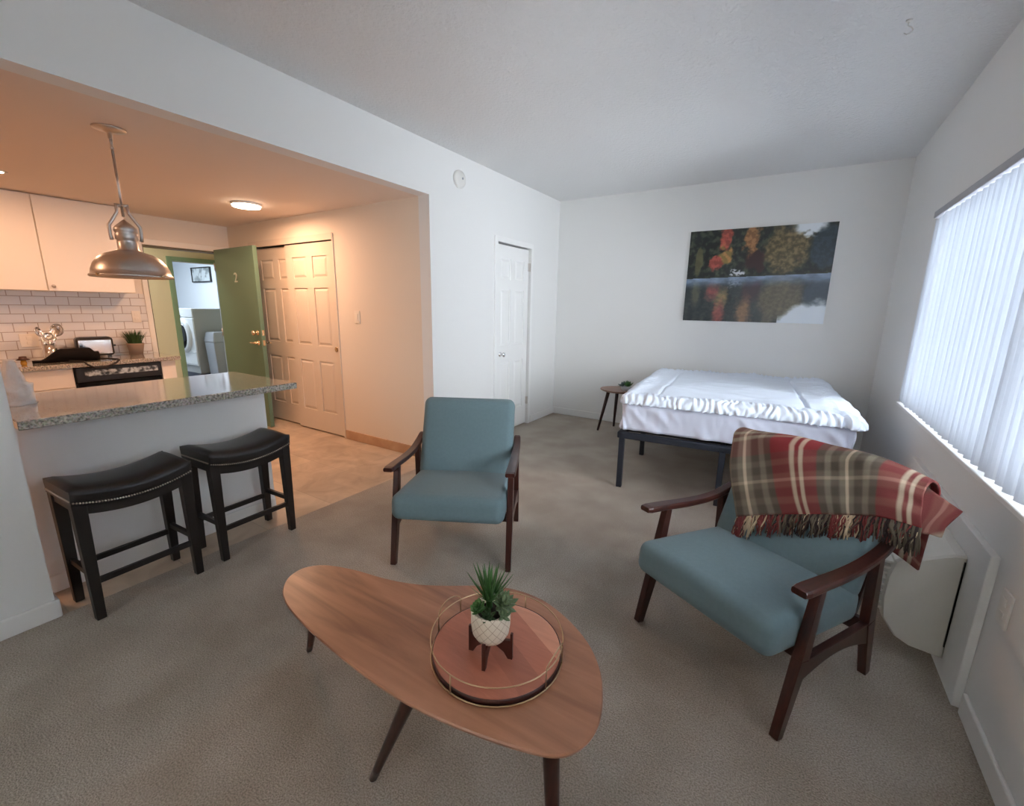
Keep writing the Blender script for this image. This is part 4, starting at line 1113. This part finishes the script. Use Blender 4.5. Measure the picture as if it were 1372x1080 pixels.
def rosette(mb, c, n, L, w, tilt0, tilt1, seed, axis=None, thick=.003):
    rnd = random.Random(seed)
    for i in range(n):
        f = i / n; a = i * 2.39996; el = radians(tilt0 + (tilt1 - tilt0) * f) ; l = L * (.55 + .45 * (1 - f)) * rnd.uniform(.92, 1.08)
        d = Vector((cos(a) * cos(el), sin(a) * cos(el), sin(el))); s_ = Vector((-sin(a), cos(a), 0)); up = s_.cross(d) * -1
        if axis:
            R = Vector((0, 0, 1)).rotation_difference(Vector(axis).normalized()); d, s_, up = R @ d, R @ s_, R @ up
        rings = []
        for j in range(6):
            t = j / 5; ww = w * (sin(pi * min(.999, (.12 + .88 * t))) ** .7) if tilt1 < 89 else w * (1 - t) ** .7
            if j == 5: ww = .0004
            p = Vector(c) + d * l * t + Vector((0, 0, 1)) * (l * .18 * t * t)
            rings.append([p - s_ * ww, p - up * thick * (1 - t), p + s_ * ww, p + up * thick * .6 * (1 - t)])
        mb.loft(rings, True, True)
    return mb
# spiky upright rosette
m = MB(); rnd = random.Random(11)
for i in range(46):
    f = i / 46; a = i * 2.39996; el = radians(40 + 49 * f); l = .088 * rnd.uniform(.85, 1.1)
    d = Vector((cos(a) * cos(el), sin(a) * cos(el), sin(el))); s_ = Vector((-sin(a), cos(a), 0)); up = s_.cross(d) * -1; rings = []
    for j in range(6):
        t = j / 5; ww = .0062 * (1 - t ** 1.5) + .0003; p = Vector((-.010, .008, .095)) + d * l * t + Vector((0, 0, l * .10 * t * t))
        rings.append([p - s_ * ww, p - up * .0022 * (1 - t), p + s_ * ww, p + up * .0012 * (1 - t)])
    m.loft(rings, True, True)
m.tube([(-.010, .008, .076), (-.010, .008, .10)], .008, 8)
m.build('spiky_succulent', M['leaf'], g)
rosette(MB(), (.026, .010, .098), 26, .042, .0085, 15, 75, 3, (.5, -.1, 1)).build('grey_rosette', M['leaf2'], g)
rosette(MB(), (-.020, -.022, .088), 18, .026, .010, 10, 70, 4, (-.3, -.5, 1)).build('round_rosette', M['leaf'], g)
rosette(MB(), (.012, -.028, .084), 16, .024, .005, 5, 80, 6, (.2, -.5, 1)).build('small_rosette', M['leaf3'], g)
rosette(MB(), (.040, -.008, .086), 12, .022, .005, 5, 70, 8, (.6, -.3, 1)).build('small_rosette', M['leaf2'], g)

# ------------------------------------------------------------------ bed
BTH = radians(5); BX, BY = 1.575, 3.30
BW, BL = 1.50, 1.80
g = thing('bed_frame', 'dark metal platform bed frame under the white bedding', 'bed', (BX, BY, 0), BTH)
FZ = .458
m = MB(); m.box(0, BW, 0, .045, FZ - .05, FZ); m.box(0, BW, BL - .045, BL, FZ - .05, FZ); m.box(0, .045, 0, BL, FZ - .05, FZ); m.box(BW - .045, BW, 0, BL, FZ - .05, FZ); m.box(BW / 2 - .02, BW / 2 + .02, 0, BL, FZ - .05, FZ - .005)
m.build('rails', M['bedmetal'], g, bevel=.008)
for i in range(9):
    MB().box(.045, BW - .045, .12 + i * .19, .16 + i * .19, FZ - .02, FZ - .004).build('slat', M['bedmetal'], g)
for a in (.01, BW / 2 - .022, BW - .055):
    for b in (.005, BL / 2, BL - .05):
        MB().box(a + .005, a + .045, b, b + .04, 0, FZ - .045).build('leg', M['bedmetal'], g, bevel=.003)
def drape_grid(hx, hy, ztop, r, L_, nx, ny, nl, disp):
    """returns vertex grid over a rounded block with sides hanging L_"""
    def seq(h, n):
        return [-h - L_ + L_ * i / nl for i in range(nl)] + [-h + 2 * h * i / n for i in range(n)] + [h + L_ * i / nl for i in range(nl + 1)]
    P, Q = seq(hx, nx), seq(hy, ny); G = []
    for q in Q:
        row = []
        for p in P:
            cx = max(-hx, min(hx, p)); cy = max(-hy, min(hy, q)); ox, oy = p - cx, q - cy; l = max(abs(ox), abs(oy)); hh = hypot(ox, oy)
            if hh > 1e-9: ux, uy = ox / hh, oy / hh
            else: ux = uy = 0
            if l < r * pi / 2: out = r * sin(l / r); dn = r * (1 - cos(l / r)); n_ = Vector((ux * sin(l / r), uy * sin(l / r), cos(l / r)))
            else: out = r; dn = r + l - r * pi / 2; n_ = Vector((ux, uy, 0))
            row.append((Vector((cx + ux * out, cy + uy * out, ztop - dn)), n_, l, p, q))
        G.append(row)
    m = MB()
    vs = [[m.bm.verts.new(v + n_ * disp(p, q, l, n_, v)) for v, n_, l, p, q in row] for row in G]
    for j in range(len(Q) - 1):
        for i in range(len(P) - 1): m._f([vs[j][i], vs[j][i + 1], vs[j + 1][i + 1], vs[j + 1][i]], True)
    return m
# mattress in a fitted sheet
def dm(p, q, l, n_, v):
    d = 0
    if l > .03:
        s_ = p + q
        # diagonal tension folds on the foot end
        k = sm(.03, .12, l)
        ph = (p * 1.0 - l * .75)
        d += k * .030 * max(0, noise.noise(Vector((ph * 12, q * 3, 1))))
        d += k * .004 * noise.noise(Vector((p * 30, q * 6, l * 8)))
    return d
mw, ml = BW - .03, BL - .02
m = drape_grid(mw / 2 - .05, ml / 2 - .05,   .715, .05, .26, 110, 40, 14, dm)
o = m.build('mattress', M['sheet'], loc=None); o.location = (BX + cos(BTH) * BW / 2 - sin(BTH) * BL / 2, BY + sin(BTH) * BW / 2 + cos(BTH) * BL / 2, 0.0); o.rotation_euler[2] = BTH
s = o.modifiers.new('s', 'SOLIDIFY'); s.thickness = .02; s.offset = -1
tag(o, 'thick mattress in a creased white fitted sheet on the bed frame', 'mattress')
# comforter
def dc(p, q, l, n_, v):
    hx, hy = mw / 2 - .05, ml / 2 - .05
    d = .016 * noise.noise(Vector((p * 3.5, q * 3.5, 5))) + .006 * noise.noise(Vector((p * 9, q * 9, 7)))
    # soft long creases across the bed
    d += .014 * max(0, noise.noise(Vector((p * 2.2, q * 11, 3)))) * (1 - sm(0, .05, l))
    # gathered hem all around
    ex = max(abs(p) - hx + .13, abs(q) - hy + .13, 0)
    per = p if abs(q) - hy > abs(p) - hx else q
    k = sm(.0, .12, ex)
    d += k * (.017 * abs(noise.noise(Vector((per * 30, ex * 12, 9)))) + .005 * sin(per * 120 + 9 * noise.noise(Vector((per * 6, ex * 9, 0)))))
    # quilted channel along the window side
    s_ = abs(p - (hx - .20)); 
    if abs(q) < hy - .12: d -= .022 * math.exp(-(s_ / .012) ** 2)
    s_ = abs(p + (hx - .20))
    if abs(q) < hy - .12: d -= .008 * math.exp(-(s_ / .012) ** 2)
    if p > hx: d += .05 * sm(0, .1, l) 
    return d + .010
m = drape_grid(mw / 2 - .05, ml / 2 - .05, .750, .06, .095, 230, 190, 14, dc)
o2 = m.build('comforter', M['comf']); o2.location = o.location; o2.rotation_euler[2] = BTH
s = o2.modifiers.new('s', 'SOLIDIFY'); s.thickness = .03; s.offset = -1
tag(o2, 'white quilted comforter with gathered hem spread over the bed', 'comforter')

# ------------------------------------------------------------------ side table and its plant
g = thing('side_table', 'small three-legged wooden side table in the corner beside the bed', 'side table', (1.035, 4.90, 0))
m = MB(); n_ = 40; out = [(.205 * cos(2 * pi * k / n_) * (1 + .05 * cos(2 * (2 * pi * k / n_))), .20 * sin(2 * pi * k / n_)) for k in range(n_)]
m.loft([[(x * k, y * k, z) for x, y in out] for k, z in ((.90, .478), (.99, .488), (1, .494), (.99, .50))], True, True, False); m.build('tabletop', M['walnut2'], g)
for a in (205, 118, 325):
    a = radians(a); m = MB(); m.tube([(.215 * cos(a), .215 * sin(a), 0), (.115 * cos(a), .115 * sin(a), .478)], [.013, .021], 14); m.build('leg', M['darkwood'], g)
g = thing('succulent_bowl', 'small pale bowl with a leafy succulent on the corner side table', 'potted plant', (1.135, 4.84, .50))
MB().lathe([(0, 0), (.035, 0), (.052, .02), (.060, .05), (.055, .05), (.05, .04), (0, .038)], seg=28).build('pot', M['greypot'], g)
rosette(MB(), (.015, 0, .05), 22, .085, .020, 12, 75, 21, None, .004).build('green_rosette', M['leaf'], g)
rosette(MB(), (-.035, -.01, .05), 14, .09, .015, 12, 50, 22, (-.6, 0, 1), .004).build('blue_rosette', mat('leaf_blue', lin(90, 112, 110), .5), g)

# ------------------------------------------------------------------ lights and world
w = bpy.data.worlds.new('sky'); SC.world = w; w.use_nodes = True
bg = w.node_tree.nodes['Background']; bg.inputs[0].default_value = (.88, .94, 1.0, 1); bg.inputs[1].default_value = 19.0
l = bpy.data.lights.new('fill_window_portal', 'AREA'); l.shape = 'RECTANGLE'; l.size = BX1 - BX0; l.size_y = BZ1 - BZ0; l.cycles.is_portal = True
o = bpy.data.objects.new('fill_window_portal', l); COL.objects.link(o); o.location = ((BX0 + BX1) / 2, YF - .13, (BZ0 + BZ1) / 2); o.rotation_euler = (pi / 2, 0, 0)
l = bpy.data.lights.new('window_portal', 'AREA'); l.shape = 'RECTANGLE'; l.size = WZ1 - WZ0; l.size_y = WY1 - WY0; l.cycles.is_portal = True
o = bpy.data.objects.new('window_portal', l); COL.objects.link(o); o.location = (W + .17, (WY0 + WY1) / 2, (WZ0 + WZ1) / 2); o.rotation_euler = (0, pi / 2, 0)
def area(name, loc, size, power, col, rot=(0, 0, 0)):
    l = bpy.data.lights.new(name, 'AREA'); l.size = size; l.energy = power; l.color = col
    o = bpy.data.objects.new(name, l); COL.objects.link(o); o.location = loc; o.rotation_euler = rot
area('laundry_fill', (-6.3, 2.6, 2.45), .8, 50, (.80, .90, 1))  # unseen cool lamp added to stand in for the laundry's daylight
area('hall_light', (-3.85, 1.6, 2.42), .3, 12, (1, .88, .72))

# ------------------------------------------------------------------ camera
f_px, pitch, yaw, roll = 589.37, -.2146, .5626, .0154
fw = Vector((-sin(yaw) * cos(pitch), cos(yaw) * cos(pitch), sin(pitch))); r0 = Vector((cos(yaw), sin(yaw), 0)); u0 = r0.cross(fw)
r_ = r0 * cos(roll) + u0 * sin(roll); u_ = -r0 * sin(roll) + u0 * cos(roll)
cam = bpy.data.cameras.new('camera'); co = bpy.data.objects.new('camera', cam); COL.objects.link(co)
R = Matrix((r_, u_, -fw)).transposed()
co.matrix_world = Matrix.Translation((2.6470, .0459, 1.3988)) @ R.to_4x4()
cam.sensor_fit = 'HORIZONTAL'; cam.sensor_width = 36; cam.lens = f_px / 1372 * 36; cam.clip_start = .02
SC.camera = co
SC.view_settings.view_transform = 'Standard'; SC.view_settings.look = 'None'; SC.view_settings.gamma = 1; SC.view_settings.exposure = .7
SC.view_settings.use_curve_mapping = False
SC.cycles.max_bounces = 16; SC.cycles.diffuse_bounces = 8; SC.cycles.transmission_bounces = 8; SC.cycles.transparent_max_bounces = 12
SC.cycles.sample_clamp_indirect = 8
